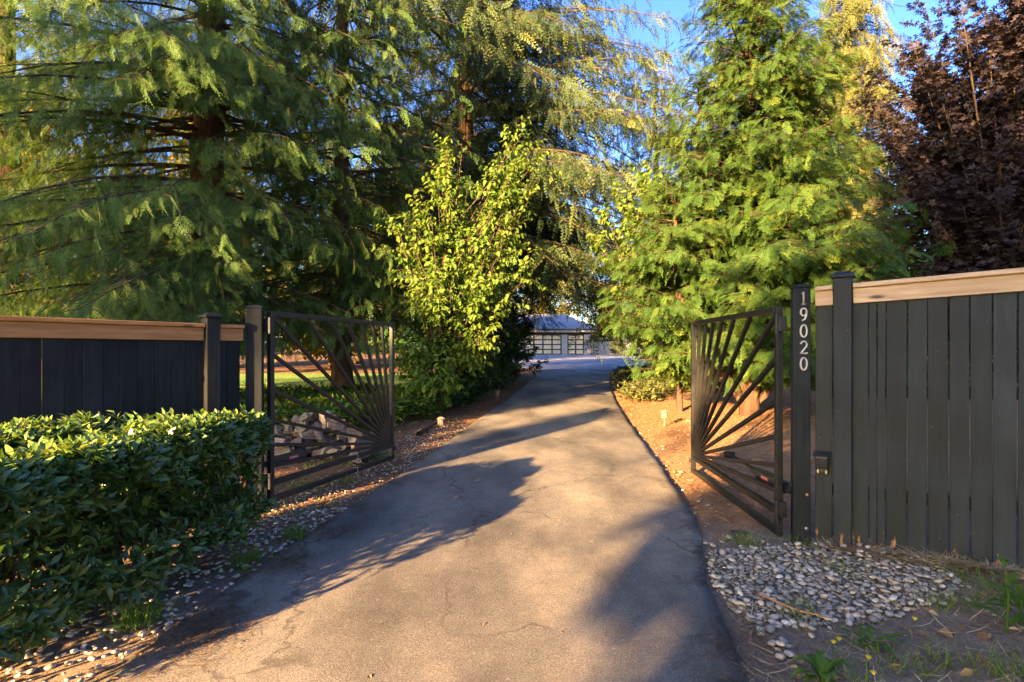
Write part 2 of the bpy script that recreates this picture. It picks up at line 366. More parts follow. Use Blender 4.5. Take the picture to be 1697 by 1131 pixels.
def asphalt_mat(name, base, far=False):
    m, n, l, p, out = nodes(name)
    geo = n.new('ShaderNodeNewGeometry'); P = geo.outputs['Position']
    a = n.new('ShaderNodeAttribute'); a.attribute_name = 'edge'
    grit = noise(n, l, 95, 6, 0.8, P); vo = n.new('ShaderNodeTexVoronoi'); vo.inputs['Scale'].default_value = 75; l.new(P, vo.inputs['Vector'])
    mp = n.new('ShaderNodeMapping'); mp.inputs['Scale'].default_value = (1, 0.45, 1); mp.inputs['Rotation'].default_value = (0, 0, 0.15); l.new(P, mp.inputs[0])
    big = noise(n, l, 1.1, 5, 0.6, mp.outputs[0]); med = noise(n, l, 7, 5, 0.65, P)
    b = base
    r = ramp(n, [(0.32, tuple(v*0.62 for v in b)), (0.5, b), (0.68, (b[0]*1.45, b[1]*1.38, b[2]*1.28))]); l.new(big.outputs[0], r.inputs[0])
    g = ramp(n, [(0.3, (0.45, 0.45, 0.45)), (0.52, (1, 1, 1)), (0.72, (2.1, 2.0, 1.85))]); l.new(grit.outputs[0], g.inputs[0])
    c = mixc(n, l, 1.0, r.outputs[0], g.outputs[0], 'MULTIPLY')
    # pale aggregate showing through
    cell = ramp(n, [(0.93, (0, 0, 0)), (0.97, (1, 1, 1))]); l.new(vo.outputs['Color'], cell.inputs[0])
    c = mixc(n, l, mathn(n, l, 'MULTIPLY', cell.outputs[0], 0.5), c, (0.36, 0.31, 0.25))
    d = ramp(n, [(0.35, (0.88, 0.87, 0.86)), (0.6, (1.05, 1.04, 1.02))]); l.new(med.outputs[0], d.inputs[0])
    c = mixc(n, l, 1.0, c, d.outputs[0], 'MULTIPLY')
    if not far:  # fine wandering cracks
        wq = noise(n, l, 3.5, 3, 0.6, P); wv = n.new('ShaderNodeVectorMath'); wv.operation = 'MULTIPLY_ADD'
        l.new(wq.outputs['Color'], wv.inputs[0]); wv.inputs[1].default_value = (0.5, 0.5, 0); l.new(P, wv.inputs[2])
        cv = n.new('ShaderNodeTexVoronoi'); cv.feature = 'DISTANCE_TO_EDGE'; cv.inputs['Scale'].default_value = 0.55; l.new(wv.outputs[0], cv.inputs['Vector'])
        ck = ramp(n, [(0.0, (1, 1, 1)), (0.010, (0, 0, 0))]); l.new(cv.outputs['Distance'], ck.inputs[0])
        cm = noise(n, l, 0.8, 2, 0.5, P); cg = ramp(n, [(0.42, (0, 0, 0)), (0.52, (1, 1, 1))]); l.new(cm.outputs[0], cg.inputs[0])
        c = mixc(n, l, mathn(n, l, 'MULTIPLY', mathn(n, l, 'MULTIPLY', ck.outputs[0], cg.outputs[0]), 0.65), c, (0.03, 0.026, 0.022))
        st_ = noise(n, l, 0.55, 3, 0.55, mp.outputs[0]); sr = ramp(n, [(0.40, (0.66, 0.66, 0.67)), (0.62, (1.18, 1.15, 1.08))]); l.new(st_.outputs[0], sr.inputs[0])
        c = mixc(n, l, 1.0, c, sr.outputs[0], 'MULTIPLY')
    if not far:  # moss and needle stain creeping in from the edges
        e = n.new('ShaderNodeMapRange'); e.inputs[1].default_value = 0.0; e.inputs[2].default_value = 0.75; e.inputs[3].default_value = 0.19; e.inputs[4].default_value = -0.14
        l.new(a.outputs['Fac'], e.inputs[0])
        mo = noise(n, l, 2.6, 7, 0.7, P); s = mathn(n, l, 'ADD', mo.outputs[0], e.outputs[0])
        k = ramp(n, [(0.66, (0, 0, 0)), (0.78, (1, 1, 1))]); l.new(s, k.inputs[0])
        c = mixc(n, l, mathn(n, l, 'MULTIPLY', k.outputs[0], 0.8), c, (0.055, 0.04, 0.018))
    l.new(c, p.inputs['Base Color']); p.inputs['Roughness'].default_value = 0.85; p.inputs['Specular IOR Level'].default_value = 0.25
    bn = n.new('ShaderNodeBump'); bn.inputs['Strength'].default_value = 0.8; bn.inputs['Distance'].default_value = 0.006
    l.new(mathn(n, l, 'ADD', grit.outputs[0], mathn(n, l, 'MULTIPLY', med.outputs[0], 0.25)), bn.inputs['Height']); l.new(bn.outputs[0], p.inputs['Normal'])
    return m
M['asphalt'] = asphalt_mat('asphalt', (0.152, 0.137, 0.114))
M['apron'] = asphalt_mat('apron', (0.21, 0.215, 0.225), True)
M['lawn'] = surf('lawn', [(0.3, (0.07, 0.13, 0.016)), (0.7, (0.12, 0.20, 0.028))], 8, 0.9, 0.5, 60)

# ------------------------------------------------------------------ ground, driveway, lawn
def axis(lo, hi, fine_lo, fine_hi, fine, coarse_n):
    a = np.arange(fine_lo, fine_hi+1e-6, fine)
    g = np.linspace(0, 1, coarse_n)[1:]**2
    return np.concatenate([(fine_lo-(fine_lo-lo)*g)[::-1], a, fine_hi+(hi-fine_hi)*g])
DL = np.array([(-8, -4.2), (-2, -2.6), (0, -2.22), (1.5, -2.0), (2.47, -1.88), (4.4, -1.68), (5.8, -1.46), (8.37, -1.08), (11.3, -0.68), (14.75, -0.21), (20, 0.5), (25.5, 1.15), (31, 1.5)])
DR = np.array([(-8, 3.0), (-2, 1.5), (0, 1.05), (1.5, 1.0), (2.47, 1.06), (3.6, 1.28), (4.88, 1.65), (6.75, 1.91), (11.16, 2.37), (14.2, 2.74), (18, 3.28), (25.5, 4.56), (31, 6.2)])
def dleft(Y): return np.interp(Y, DL[:, 0], DL[:, 1])
def dright(Y): return np.interp(Y, DR[:, 0], DR[:, 1])

xs = axis(-900, 900, -9, 9, 0.25, 22); ys = axis(-700, 1500, -2, 30, 0.25, 24)
XX, YY = np.meshgrid(xs, ys); ZZ = gz(XX, YY)-0.012
on = (XX > dleft(YY)-0.3) & (XX < dright(YY)+0.3) & (YY < 32); ZZ = np.where(on, prof(YY)-0.02, ZZ)
on2 = (YY > 29) & (YY < 63); ZZ = np.where(on2, np.minimum(ZZ, prof(YY)-0.02), ZZ)
nx, ny = len(xs), len(ys); ii = np.arange(ny-1)[:, None]*nx+np.arange(nx-1)[None]
Q = np.stack([ii, ii+1, ii+nx+1, ii+nx], 2).reshape(-1, 4)
tag(build('ground', np.stack([XX, YY, ZZ], 2).reshape(-1, 3), [Q], M['ground'], smooth=True), 'brown soil and bark mulch either side of the driveway', 'ground', kind='structure')

def strip(name, ya, yb, dy, na, fl, fr, mat, lift, wob=0.0, thick=0.03):
    Y = np.arange(ya, yb+1e-6, dy); u = np.linspace(0, 1, na)
    jl = wob*(np.sin(Y*5.1)+0.6*np.sin(Y*13.7+1)+0.5*np.sin(Y*29+2))*0.5; jr = wob*(np.sin(Y*4.3+2)+0.6*np.sin(Y*11.9)+0.5*np.sin(Y*31))*0.5
    L = fl(Y)+jl; Rr = fr(Y)+jr
    X = L[:, None]+(Rr-L)[:, None]*u[None]; YYs = np.repeat(Y[:, None], na, 1); Z = prof(YYs)+lift
    # worn rounded shoulders
    ed = np.minimum(X-L[:, None], Rr[:, None]-X); Z = Z-0.004*(1-sstep(0, 0.10, ed))
    X = np.concatenate([X[:, :1], X, X[:, -1:]], 1); YYs = np.concatenate([YYs[:, :1], YYs, YYs[:, -1:]], 1)
    Z = np.concatenate([Z[:, :1]-thick, Z, Z[:, -1:]-thick], 1); ed = np.concatenate([ed[:, :1], ed, ed[:, -1:]], 1)
    k = na+2; i = np.arange(len(Y)-1)[:, None]*k+np.arange(k-1)[None]
    Qs = np.stack([i, i+1, i+k+1, i+k], 2).reshape(-1, 4)
    o = build(name, np.stack([X, YYs, Z], 2).reshape(-1, 3), [Qs], mat, smooth=False)
    at = o.data.attributes.new('edge', 'FLOAT', 'POINT'); at.data.foreach_set('value', ed.astype(np.float32).ravel())
    return o
tag(strip('driveway', -8, 31, 0.1, 34, dleft, dright, M['asphalt'], 0.012, 0.016), 'worn grey asphalt driveway running up between the gates', 'driveway', kind='structure')
def al(Y): return np.interp(Y, [29.5, 31, 33, 36], [1.4, 0.9, -0.8, -2.5])
def ar(Y): return np.interp(Y, [29.5, 31, 33, 35, 40, 48, 58], [5.7, 6.4, 7.4, 8.6, 10.5, 12, 12.5])
tag(strip('parking_apron', 29.5, 60.2, 0.5, 30, al, ar, M['apron'], 0.019), 'pale grey paved apron in front of the garage', 'driveway', kind='structure')

def lawn():
    A = Acc(); xs = np.linspace(-22, -3.2, 24); ys = np.linspace(14.5, 26, 16)
    X, Y = np.meshgrid(xs, ys); Z = gz(X, Y)+0.02
    i = np.arange(15)[:, None]*24+np.arange(23)[None]
    A.add(np.stack([X, Y, Z], 2).reshape(-1, 3), np.stack([i, i+1, i+25, i+24], 2).reshape(-1, 4))
    return tag(A.obj('lawn', M['lawn'], smooth=True), 'bright green mown lawn seen through the left gate', 'lawn', kind='structure')
lawn()

# ------------------------------------------------------------------ fences, posts, gates
def post_cap(parent, w, z, mat, loc=(0, 0)):
    bm = bmesh.new()
    bbox(bm, (w+0.035, w+0.035, 0.022), (loc[0], loc[1], z+0.011), 0.004)
    vs = [bm.verts.new((loc[0]+sx*(w/2+0.014)*k, loc[1]+sy*(w/2+0.014)*k, z+0.0215+h)) for k, h in ((1, 0), (0.45, 0.026)) for sx, sy in ((-1, -1), (1, -1), (1, 1), (-1, 1))]
    for a in range(4): bm.faces.new((vs[a], vs[(a+1) % 4], vs[4+(a+1) % 4], vs[4+a]))
    bm.faces.new(vs[4:])
    return bmobj('cap', bm, mat, parent)

def fence(name, loc, rz, label, x0, x1, ztop, post_xs, paint, wood, bw, post_top, gap_lo=0.003, gap_hi=0.010, narrow=()):
    f = empty(name, loc, label, 'fence', rz=rz)
    c, s = math.cos(rz), math.sin(rz)
    def g(x): return float(gz(loc[0]+c*x, loc[1]+s*x))-loc[2]
    x = x0; k = 0
    while x < x1-0.02:
        wd = min(bw*R.uniform(0.92, 1.06)*(0.42 if k in narrow else 1), x1-x); k += 1
        zt = ztop(x+wd/2)-0.03; zb = g(x+wd/2)-0.04
        o = box('board', (wd, 0.019, zt-zb), (x+wd/2, R.uniform(-0.002, 0.002), (zt+zb)/2), paint, f, 0.0025)
        o.rotation_euler = (R.uniform(-0.002, 0.002), R.uniform(-0.0025, 0.0025), R.uniform(-0.01, 0.01))
        x += wd+R.uniform(gap_lo, gap_hi)
    # back rails behind the boards
    for zz in (0.35, 1.1): bar('back_rail', (x0, 0.045, zz+ztop(x0)-1.9), (x1, 0.045, zz+ztop(x1)-1.9), 0.038, 0.085, paint, f)
    cuts = sorted([x0]+[v for p in post_xs for v in (p-0.062, p+0.062)]+[x1])
    for a, b in zip(cuts[0::2], cuts[1::2]):
        if b-a < 0.02: continue
        bar('fascia_board', (a+0.002, -0.022, ztop(a)-0.088), (b-0.002, -0.022, ztop(b)-0.088), 0.022, 0.112, wood, f, 0.003)
        bar('cap_rail', (a+0.002, -0.012, ztop(a)-0.014), (b-0.002, -0.012, ztop(b)-0.014), 0.098, 0.034, wood, f, 0.005)
    for p in post_xs:
        zb = g(p)-0.05
        o = box('post', (0.118, 0.118, post_top-zb), (p, -0.012, (post_top+zb)/2), paint, f, 0.005)
        cp = post_cap(o, 0.118, (post_top-zb)/2, paint)
    return f
FR = fence('board_fence', (2.30, 4.24, 0.0), math.atan2(-0.6, 0.8), 'tall charcoal board fence with pale cedar top rail right of the numbered post', 0.05, 3.4,
           lambda x: 1.985+0.034*x, (0.235, 2.75), M['fence_paint'], M['cedar_pale'], 0.112, 2.045, 0.004, 0.011, narrow=(3, 4))
FL = fence('board_fence', (-2.46, 5.09, 0.0), math.atan2(0.81, 0.585), 'low black board fence with orange cedar top rail behind the hedge', -4.6, -0.06,
           lambda x: 1.735, (-0.345, -2.6), M['fence_paint_dark'], M['cedar_orange'], 0.118, 1.79, 0.0012, 0.004)

def gate_post(loc, rz, top, label, w=0.142):
    g = empty('gate_post', loc, label, 'post', rz=rz)
    box('shaft', (w, w, top+0.1), (0, 0, (top-0.1)/2), M['post_paint'], g, 0.012, seg=2)
    bm = bmesh.new(); bbox(bm, (w+0.008, w+0.008, 0.014), (0, 0, top+0.007), 0.005)
    r = bmesh.ops.create_cone(bm, cap_ends=True, segments=4, radius1=w*0.7, radius2=w*0.42, depth=0.016)
    bmesh.ops.rotate(bm, verts=r['verts'], matrix=Matrix.Rotation(math.pi/4, 3, 'Z')); bmesh.ops.translate(bm, verts=r['verts'], vec=(0, 0, top+0.0215))
    bmobj('cap', bm, M['post_paint'], g)
    return g
GPR = gate_post((2.245, 4.25, 0.0), math.radians(-19), 1.985, 'charcoal steel gate post carrying the metal house number', 0.124)
GPL = gate_post((-2.42, 5.14, 0.0), math.radians(17), 1.90, 'dark steel gate post at the end of the low fence')

def stroke(pts, nseg=1):
    return np.array(pts, float)
def arc(cx, cz, rx, rz, a0, a1, n=14):
    t = np.radians(np.linspace(a0, a1, n)); return np.stack([cx+rx*np.cos(t), cz+rz*np.sin(t)], 1)
def digit(ch, parent, loc, h=0.102):
    W = 0.5
    S = {'1': [np.array([(-0.14, 0.82), (-0.02, 0.97), (-0.02, 0.03)]), np.array([(-0.16, 0.03), (0.13, 0.03)])],
         '9': [arc(0, 0.68, 0.2, 0.28, 0, 360, 20), np.concatenate([arc(0, 0.68, 0.2, 0.5, 0, -40, 5), np.array([(0.08, 0.16), (-0.12, 0.03)])])],
         '0': [arc(0, 0.5, 0.21, 0.46, 0, 360, 26)],
         '2': [np.concatenate([arc(0, 0.70, 0.2, 0.26, 170, -35, 12), np.array([(-0.05, 0.25), (-0.2, 0.04)])]), np.array([(-0.2, 0.04), (0.22, 0.04), (0.22, 0.13)])]}[ch]
    A = Acc()
    for p in S:
        P3 = np.stack([p[:, 0]*h, np.zeros(len(p)), (p[:, 1]-0.5)*h], 1)
        d = nrm(np.gradient(P3, axis=0)); nn = np.stack([-d[:, 2], np.zeros(len(p)), d[:, 0]], 1)
        wv = 0.0066
        ring = np.stack([P3-nn*wv+[0, -0.004, 0], P3-nn*wv*0.5+[0, -0.010, 0], P3+nn*wv*0.5+[0, -0.010, 0], P3+nn*wv+[0, -0.004, 0], P3+nn*wv+[0, 0.003, 0], P3-nn*wv+[0, 0.003, 0]], 1)
        n = len(p); i = np.arange(n-1)[:, None]*6; j = np.arange(6)[None]; j2 = (j+1) % 6
        A.add(ring.reshape(-1, 3), np.concatenate([np.stack([i+j, i+j2, i+6+j2, i+6+j], 2).reshape(-1, 4), [[0, 1, 4, 5], [1, 2, 3, 4], [6*n-6, 6*n-5, 6*n-2, 6*n-1], [6*n-5, 6*n-4, 6*n-3, 6*n-2]]]))
    o = A.obj('digit', M['digit_metal'], parent); o.location = loc
    o['label'] = 'brushed metal house number digit ' + ch
    return o
for k, ch in enumerate('19020'):
    digit(ch, GPR, (0.012, -0.0645, 1.905-k*0.126))
def bolt(parent, loc, r, mat, nm='bolt'):
    bm = bmesh.new(); bmesh.ops.create_uvsphere(bm, u_segments=10, v_segments=6, radius=r)
    bmesh.ops.scale(bm, vec=(1, 0.5, 1), verts=bm.verts); o = bmobj(nm, bm, mat, parent, True); o.location = loc
    return o
bolt(GPR, (0.03, -0.063, 0.14), 0.014, M['steel_bare']); bolt(GPR, (0.035, -0.061, 0.40), 0.012, M['rust'])
bolt(GPL, (0.0, -0.072, 0.9), 0.010, M['steel_bare'])

def gate(loc, rz, label, back, zb, zt):
    L = 2.27; g = empty('driveway_gate', loc, label, 'gate', 'pair of driveway gates', rz)
    st = M['steel']; t = 0.05
    box('hinge_stile', (t, t, zt-zb), (t/2, 0, (zt+zb)/2), st, g, 0.004)
    box('tip_stile', (t, t, zt-zb), (L-t/2, 0, (zt+zb)/2), st, g, 0.004)
    box('top_rail', (L-2*t-0.004, t, t), (L/2, 0, zt-t/2), st, g, 0.004)
    box('bottom_rail', (L-2*t-0.004, t, t), (L/2, 0, zb+t/2), st, g, 0.004)
    zm = zb+0.185
    box('middle_rail', (L-2*t-0.004, t, t), (L/2, 0, zm), st, g, 0.004)
    # quarter-round hub plate
    bm = bmesh.new(); cx, cz, r = L-t-0.002, zm+t/2+0.002, 0.30
    prof_ = [(cx, cz)]+[(cx-r*math.cos(a)*0.92, cz+r*math.sin(a)*1.25) for a in np.linspace(0, math.pi/2, 14)]
    f1 = [bm.verts.new((x, -0.014, z)) for x, z in prof_]; f2 = [bm.verts.new((x, 0.014, z)) for x, z in prof_]
    bm.faces.new(f1); bm.faces.new(f2[::-1]); n = len(f1)
    for i in range(n): bm.faces.new((f1[i], f2[i], f2[(i+1) % n], f1[(i+1) % n]))
    bmesh.ops.recalc_face_normals(bm, faces=bm.faces)
    bmobj('hub_plate', bm, st, g)
    # rays of the sunburst
    H = zt-t
    ends = [(t+0.002, zb+fr*(zt-zb)) for fr in (0.19, 0.30, 0.43, 0.585, 0.773)]+[(t+0.012, H-0.015)]
    for a in (43.4, 51.2, 59, 66.7, 74.5, 82): ends.append((cx-(H-cz)/math.tan(math.radians(a)), H-0.002))
    for ex, ez in ends:
        d = Vector((ex-cx, 0, ez-cz)); d.normalize()
        rr = 1/math.sqrt((d.x/(r*0.92))**2+(d.z/(r*1.25))**2)
        bar('ray', (cx+d.x*(rr+0.001), 0, cz+d.z*(rr+0.001)), (ex, 0, ez), 0.034, 0.034, st, g, 0.003)
    for zz in (zb+0.22, zt-0.14):
        h = box('hinge', (0.05, 0.06, 0.12), (-0.027, 0, zz), st, g, 0.004)
        bm = bmesh.new(); bmesh.ops.create_cone(bm, cap_ends=True, segments=12, radius1=0.017, radius2=0.017, depth=0.15)
        o = bmobj('hinge_pin', bm, st, h); o.location = (-0.005, back*-0.04, 0)
    for zz in ((zm, zb+t/2) if back > 0 else ()): box('tape_mark', (0.006, t+0.004, t+0.004), (1.42, 0, zz), M['white_tape'], g)
    box('latch', (0.03, 0.07, 0.05), (L+0.012, 0, zb+0.14), st, g, 0.004)
    for zz in (0.95, 1.0): box('latch_pin', (0.02, 0.012, 0.012), (L+0.01, 0, zz), M['steel_bare'], g, 0.002)
    # motor arm that swings the leaf
    op = empty('gate_opener', (0, 0, 0), '', 'gate opener', 'gate opener arms')
    op.location = Vector(loc); op.rotation_euler = (0, 0, rz)
    y = back*0.085
    bm = bmesh.new(); bbox(bm, (0.52, 0.07, 0.095), (0.34, y, zb+0.36), 0.012, seg=2); bbox(bm, (0.12, 0.055, 0.05), (0.655, y, zb+0.372), 0.01)
    b = bmobj('motor_housing', bm, M['black_plastic'], op)
    bar('piston', (0.70, y, zb+0.375), (1.24, y, zb+0.40), 0.034, 0.034, M['black_plastic'], op, 0.012)
    box('end_bracket', (0.05, 0.10, 0.07), (1.255, y-back*0.025, zb+0.40), M['steel'], op, 0.004)
    box('mounting_bracket', (0.10, 0.05, 0.05), (0.03, y, zb+0.36), M['steel'], op, 0.004)
    box('red_label', (0.13, 0.003, 0.032), (0.40, y-back*0.037, zb+0.365), M['red_label'], op)
    for q in range(6): box('letter_mark', (0.010, 0.002, 0.010), (0.355+q*0.018, y-back*0.0385, zb+0.365), M['white_tape'], op)
    return g, op
GL, OL = gate((-2.315, 5.20, 0.0), math.atan2(2.16, 0.71), 'open black sunburst gate leaf in front of the firewood heap', 1, 0.05, 1.88)
GR, OR = gate((2.125, 4.33, 0.0), math.atan2(2.27, 0.06), 'open black sunburst gate leaf hinged on the numbered post', -1, 0.035, 1.855)
OL['label'] = 'black gate opener arm with red label beside the firewood'
OR['label'] = 'black gate opener arm with red label by the numbered post'

# sensor box on the fence
sx, sy = 2.30+0.8*0.10, 4.24-0.6*0.10
sb = empty('sensor_light', (sx, sy, 0.0), 'small black hooded sensor box fixed to the fence beside the numbered post', 'sensor', rz=math.atan2(-0.6, 0.8))
box('backplate', (0.07, 0.02, 0.12), (0, -0.020, 0.635), M['black_plastic'], sb, 0.004)
box('housing', (0.088, 0.07, 0.095), (0, -0.066, 0.665), M['black_plastic'], sb, 0.01, Matrix.Rotation(0.2, 3, 'X'), 2)
box('hood', (0.108, 0.10, 0.008), (0, -0.078, 0.722), M['black_plastic'], sb, 0.002, Matrix.Rotation(0.25, 3, 'X'))
for q in (-1, 1): box('lug', (0.016, 0.02, 0.03), (q*0.028, -0.04, 0.585), M['steel_bare'], sb, 0.003)

# ------------------------------------------------------------------ garage at the end of the drive
GY, GB = 60.0, float(prof(60.0))
gar = empty('garage', (0, GY, GB), 'grey garage with glazed overhead doors at the end of the driveway', 'garage')
X1 = 8.65; X0 = -1.4
box('side_wall', (0.25, 8, 2.72), (X1-0.125, 4.1, 1.36), M['siding'], gar)
box('back_wall', (X1-X0-0.5, 0.25, 2.7), ((X1+X0)/2, 7.9, 1.35), M['siding'], gar)
box('left_wall', (0.25, 8, 2.72), (X0+0.125, 4.1, 1.36), M['siding'], gar)
for cx, wd in ((7.95+0.35, 0.72), (5.78, 0.62), (0.05, 0.6)):
    for q in range(13):     # lapped siding boards on the piers
        o = box('siding_board', (wd, 0.2, 0.172), (cx, 0.1-0.004*(q % 1), 0.088+q*0.172), M['siding'], gar, 0.0)
        o.rotation_euler = (math.radians(-1.6), 0, 0)
box('header', (X1-X0, 0.22, 0.50), ((X1+X0)/2, 0.13, 2.51), M['dark_trim'], gar)
def garage_door(x0, x1, cols):
    d = box('garage_door', (x1-x0, 0.06, 2.2), ((x0+x1)/2, 0.24, 1.11), M['dark_trim'], gar)
    ww = (x1-x0-0.1)/cols
    for c_ in range(cols):
        for r_ in range(4):
            p = box('pane', (ww-0.17, 0.02, 0.39), (x0+0.05+ww*(c_+0.5)-(x0+x1)/2, -0.042, -0.80+r_*0.535), M['frost'], d, 0.004)
    return d
garage_door(0.35, 5.47, 5); garage_door(6.1, 7.93, 2)
ez, rzg = 2.82, 4.25
ev = [(X0-0.6, -0.65), (X1+0.6, -0.65), (X1+0.6, 8.8), (X0-0.6, 8.8)]
V = [(a, b, ez) for a, b in ev]+[(X0+3.4, 4.1, rzg+0.5), (X1-2.6, 4.1, rzg+0.5)]
V2 = [(a, b, c-0.12) for a, b, c in V]
rf = build('roof', V+V2, [[(0, 1, 5, 4), (2, 3, 4, 5)], [(1, 2, 5), (3, 0, 4)], [(0, 1, 7, 6), (1, 2, 8, 7), (2, 3, 9, 8), (3, 0, 6, 9)]], M['roof'], gar)
box('gutter', (X1-X0+1.2, 0.12, 0.13), ((X1+X0)/2, -0.72, ez-0.06), M['dark_trim'], rf, 0.01)
box('fascia', (X1-X0+1.1, 0.05, 0.26), ((X1+X0)/2, -0.55, ez-0.25), M['pale_trim'], gar)
box('soffit', (X1-X0+1.0, 0.62, 0.04), ((X1+X0)/2, -0.21, ez-0.36+0.22), M['pale_trim'], gar)
box('downspout', (0.09, 0.09, 2.5), (X1+0.06, -0.08, 1.27), M['dark_trim'], gar, 0.01)
tree_fence = empty('lattice_fence', (8.9, 60.6, GB), 'grey fence with lattice top beside the garage', 'fence')
box('panel', (7.0, 0.05, 1.45), (3.5, 0, 0.73), M['siding'], tree_fence)
box('top_rail', (7.0, 0.09, 0.07), (3.5, 0, 1.90), M['dark_trim'], tree_fence)
for q in range(24): box('slat', (0.07, 0.04, 0.40), (0.15+q*0.29, 0, 1.66), M['dark_trim'], tree_fence)

# ------------------------------------------------------------------ foliage templates (verts, quads, tint offset per quad)
def t_leaf(wd=0.27, fold=0.06, droop=0.12):
    v = np.array([(0, 0, 0), (0, 1, -droop), (-wd*0.72, 0.72, fold-droop*0.5), (-wd, 0.33, fold), (wd*0.72, 0.72, fold-droop*0.5), (wd, 0.33, fold)])
    return v, np.array([(0, 1, 2, 3), (0, 5, 4, 1)]), np.array([0.0, 0.03])

def t_laurel(wd=0.17, fold=0.05, droop=0.2):
    v = np.array([(0, 0, 0), (0, 0.5, 0.04), (0, 1, -droop), (-wd*0.35, 0.12, fold*0.4), (-wd, 0.48, fold+0.02), (-wd*0.45, 0.86, fold*0.4-droop*0.55),
                  (wd*0.35, 0.12, fold*0.4), (wd, 0.48, fold+0.02), (wd*0.45, 0.86, fold*0.4-droop*0.55)])
    return v, np.array([(0, 1, 4, 3), (1, 2, 5, 4), (0, 6, 7, 1), (1, 7, 8, 2)]), np.array([0., 0.02, 0.0, 0.02])

def t_frond(n=9, width=0.34, lw=0.035, sub=3, curve=0.25, seed=0, tipgain=0.12, ang=50, up=0.0):
    """flat scale-leaf spray: rachis along +Y with forked side sprays"""
    r = np.random.default_rng(seed); V = []; Qd = []; T = []
    def blade(a, d, ln, wv, t):
        d = nrm(d); s_ = nrm(np.cross(d, [0, 0, 1])); b = len(V)
        V.extend([a, a+d*ln*0.45+s_*wv, a+d*ln, a+d*ln*0.45-s_*wv]); Qd.append((b, b+1, b+2, b+3)); T.append(t)
    def pos(t): return np.array([0.03*math.sin(t*5+seed), t, -curve*t*t])
    for k in range(4): blade(pos(k/4), pos((k+1)/4)-pos(k/4), 0.27, lw*0.45, -0.1)
    for k in range(n):
        t = (k+0.6)/(n+0.3)
        for sg in (-1, 1):
            ln = width*(0.35+1.1*math.sin(min(1, (t*0.9+0.12))*math.pi)**0.8*0.75)*(1-0.45*t)*r.uniform(0.8, 1.15)
            th = math.radians(ang-18*t+r.uniform(-8, 8)); a = pos(t)
            d = np.array([sg*math.sin(th), math.cos(th), -0.25*curve*4*t*0.3+up-r.uniform(0.0, 0.25)])
            blade(a, d, ln, lw, tipgain*0.4*t)
            for j in range(sub):
                u = (j+0.8)/(sub+0.5)
                for s2 in (-1, 1):
                    th2 = th*sg*1.0+s2*math.radians(42)
                    d2 = np.array([math.sin(th2), math.cos(th2), d[2]-r.uniform(0, 0.2)])
                    blade(a+nrm(d)*ln*u, d2, ln*0.42*(1.1-0.5*u), lw*0.75, tipgain*(0.4+0.6*u))
    return np.array(V), np.array(Qd), np.array(T)

def t_twig(n=14, ln=0.13, lw=0.016, curve=0.2, seed=0):
    """needle twig: many short needles round a stem"""
    r = np.random.default_rng(seed); V = []; Qd = []; T = []
    for k in range(n):
        t = (k+0.4)/n; a = np.array([0, t, -curve*t*t])
        for s_ in (-1, 1):
            d = nrm(np.array([s_*r.uniform(0.6, 1), r.uniform(0.5, 0.9), r.uniform(-0.6, 0.3)])); w_ = nrm(np.cross(d, [0, 0, 1]))*lw
            b = len(V); e = a+d*ln*r.uniform(0.7, 1.2); V.extend([a-w_, a+w_, e+w_*0.6, e-w_*0.6]); Qd.append((b, b+1, b+2, b+3)); T.append(0.25*t)
    return np.array(V), np.array(Qd), np.array(T)

CEDAR = [t_frond(6, 0.46, 0.016, 3, 0.4, 0, 0.12, 36), t_frond(9, 0.28, 0.014, 2, 0.9, 1, 0.12, 27), t_frond(4, 0.66, 0.013, 4, 0.15, 2, 0.15, 46)]
CEDAR_LO = [t_frond(6, 0.40, 0.022, 2, 0.4, s+7, 0.12, 36) for s in range(3)]
HINOKI = [t_frond(6, 0.55, 0.026, 3, 0.35, 20, 0.32, 36), t_frond(4, 0.75, 0.022, 4, 0.15, 21, 0.32, 44), t_frond(8, 0.36, 0.022, 2, 0.8, 22, 0.32, 30)]
FIRT = [t_frond(9, 0.22, 0.026, 1, 0.5, s+40, 0.2, 55) for s in range(3)]
LEAF = [t_leaf(0.27, 0.07, 0.16), t_leaf(0.30, 0.04, 0.28), t_leaf(0.25, 0.1, 0.05)]
SLEAF = [t_leaf(0.16, 0.03, 0.15), t_leaf(0.18, 0.05, 0.05)]
LAUREL = [t_laurel(0.17, 0.05, 0.16), t_laurel(0.15, 0.07, 0.28), t_laurel(0.19, 0.03, 0.08)]
def t_maple():
    V = []; Qd = []
    for k, a in enumerate((-100, -50, 0, 50, 100)):
        th = math.radians(a); ln = (0.55, 0.85, 1.0, 0.85, 0.55)[k]; d = np.array([math.sin(th), math.cos(th), -0.12]); s_ = np.array([math.cos(th), -math.sin(th), 0])
        b = len(V); c = np.array([0, 0.28, 0]); V.extend([c, c+d*ln*0.42+s_*0.13, c+d*ln*0.72, c+d*ln*0.42-s_*0.13]); Qd.append((b, b+1, b+2, b+3))
    return np.array(V), np.array(Qd), np.zeros(5)
MAPLE = [t_maple()]

class Spots:
    def __init__(s): s.P = []; s.D = []; s.N = []; s.S = []; s.T = []
    def put(s, p, d, n, sc, t):
        for l_, v in ((s.P, p), (s.D, d), (s.N, n)): l_.append(np.atleast_2d(v))
        s.S.append(np.atleast_1d(sc)); s.T.append(np.atleast_1d(t))
    def emit(s, A, temps, r):
        P, D, N, S, T = (np.concatenate(v) for v in (s.P, s.D, s.N, s.S, s.T))
        T = np.clip(T, 0, 1)
        k = r.integers(0, len(temps), len(P))
        for i, tp in enumerate(temps):
            m = k == i
            if m.any(): A.scatter(tp, P[m], D[m], N[m], S[m], T[m])

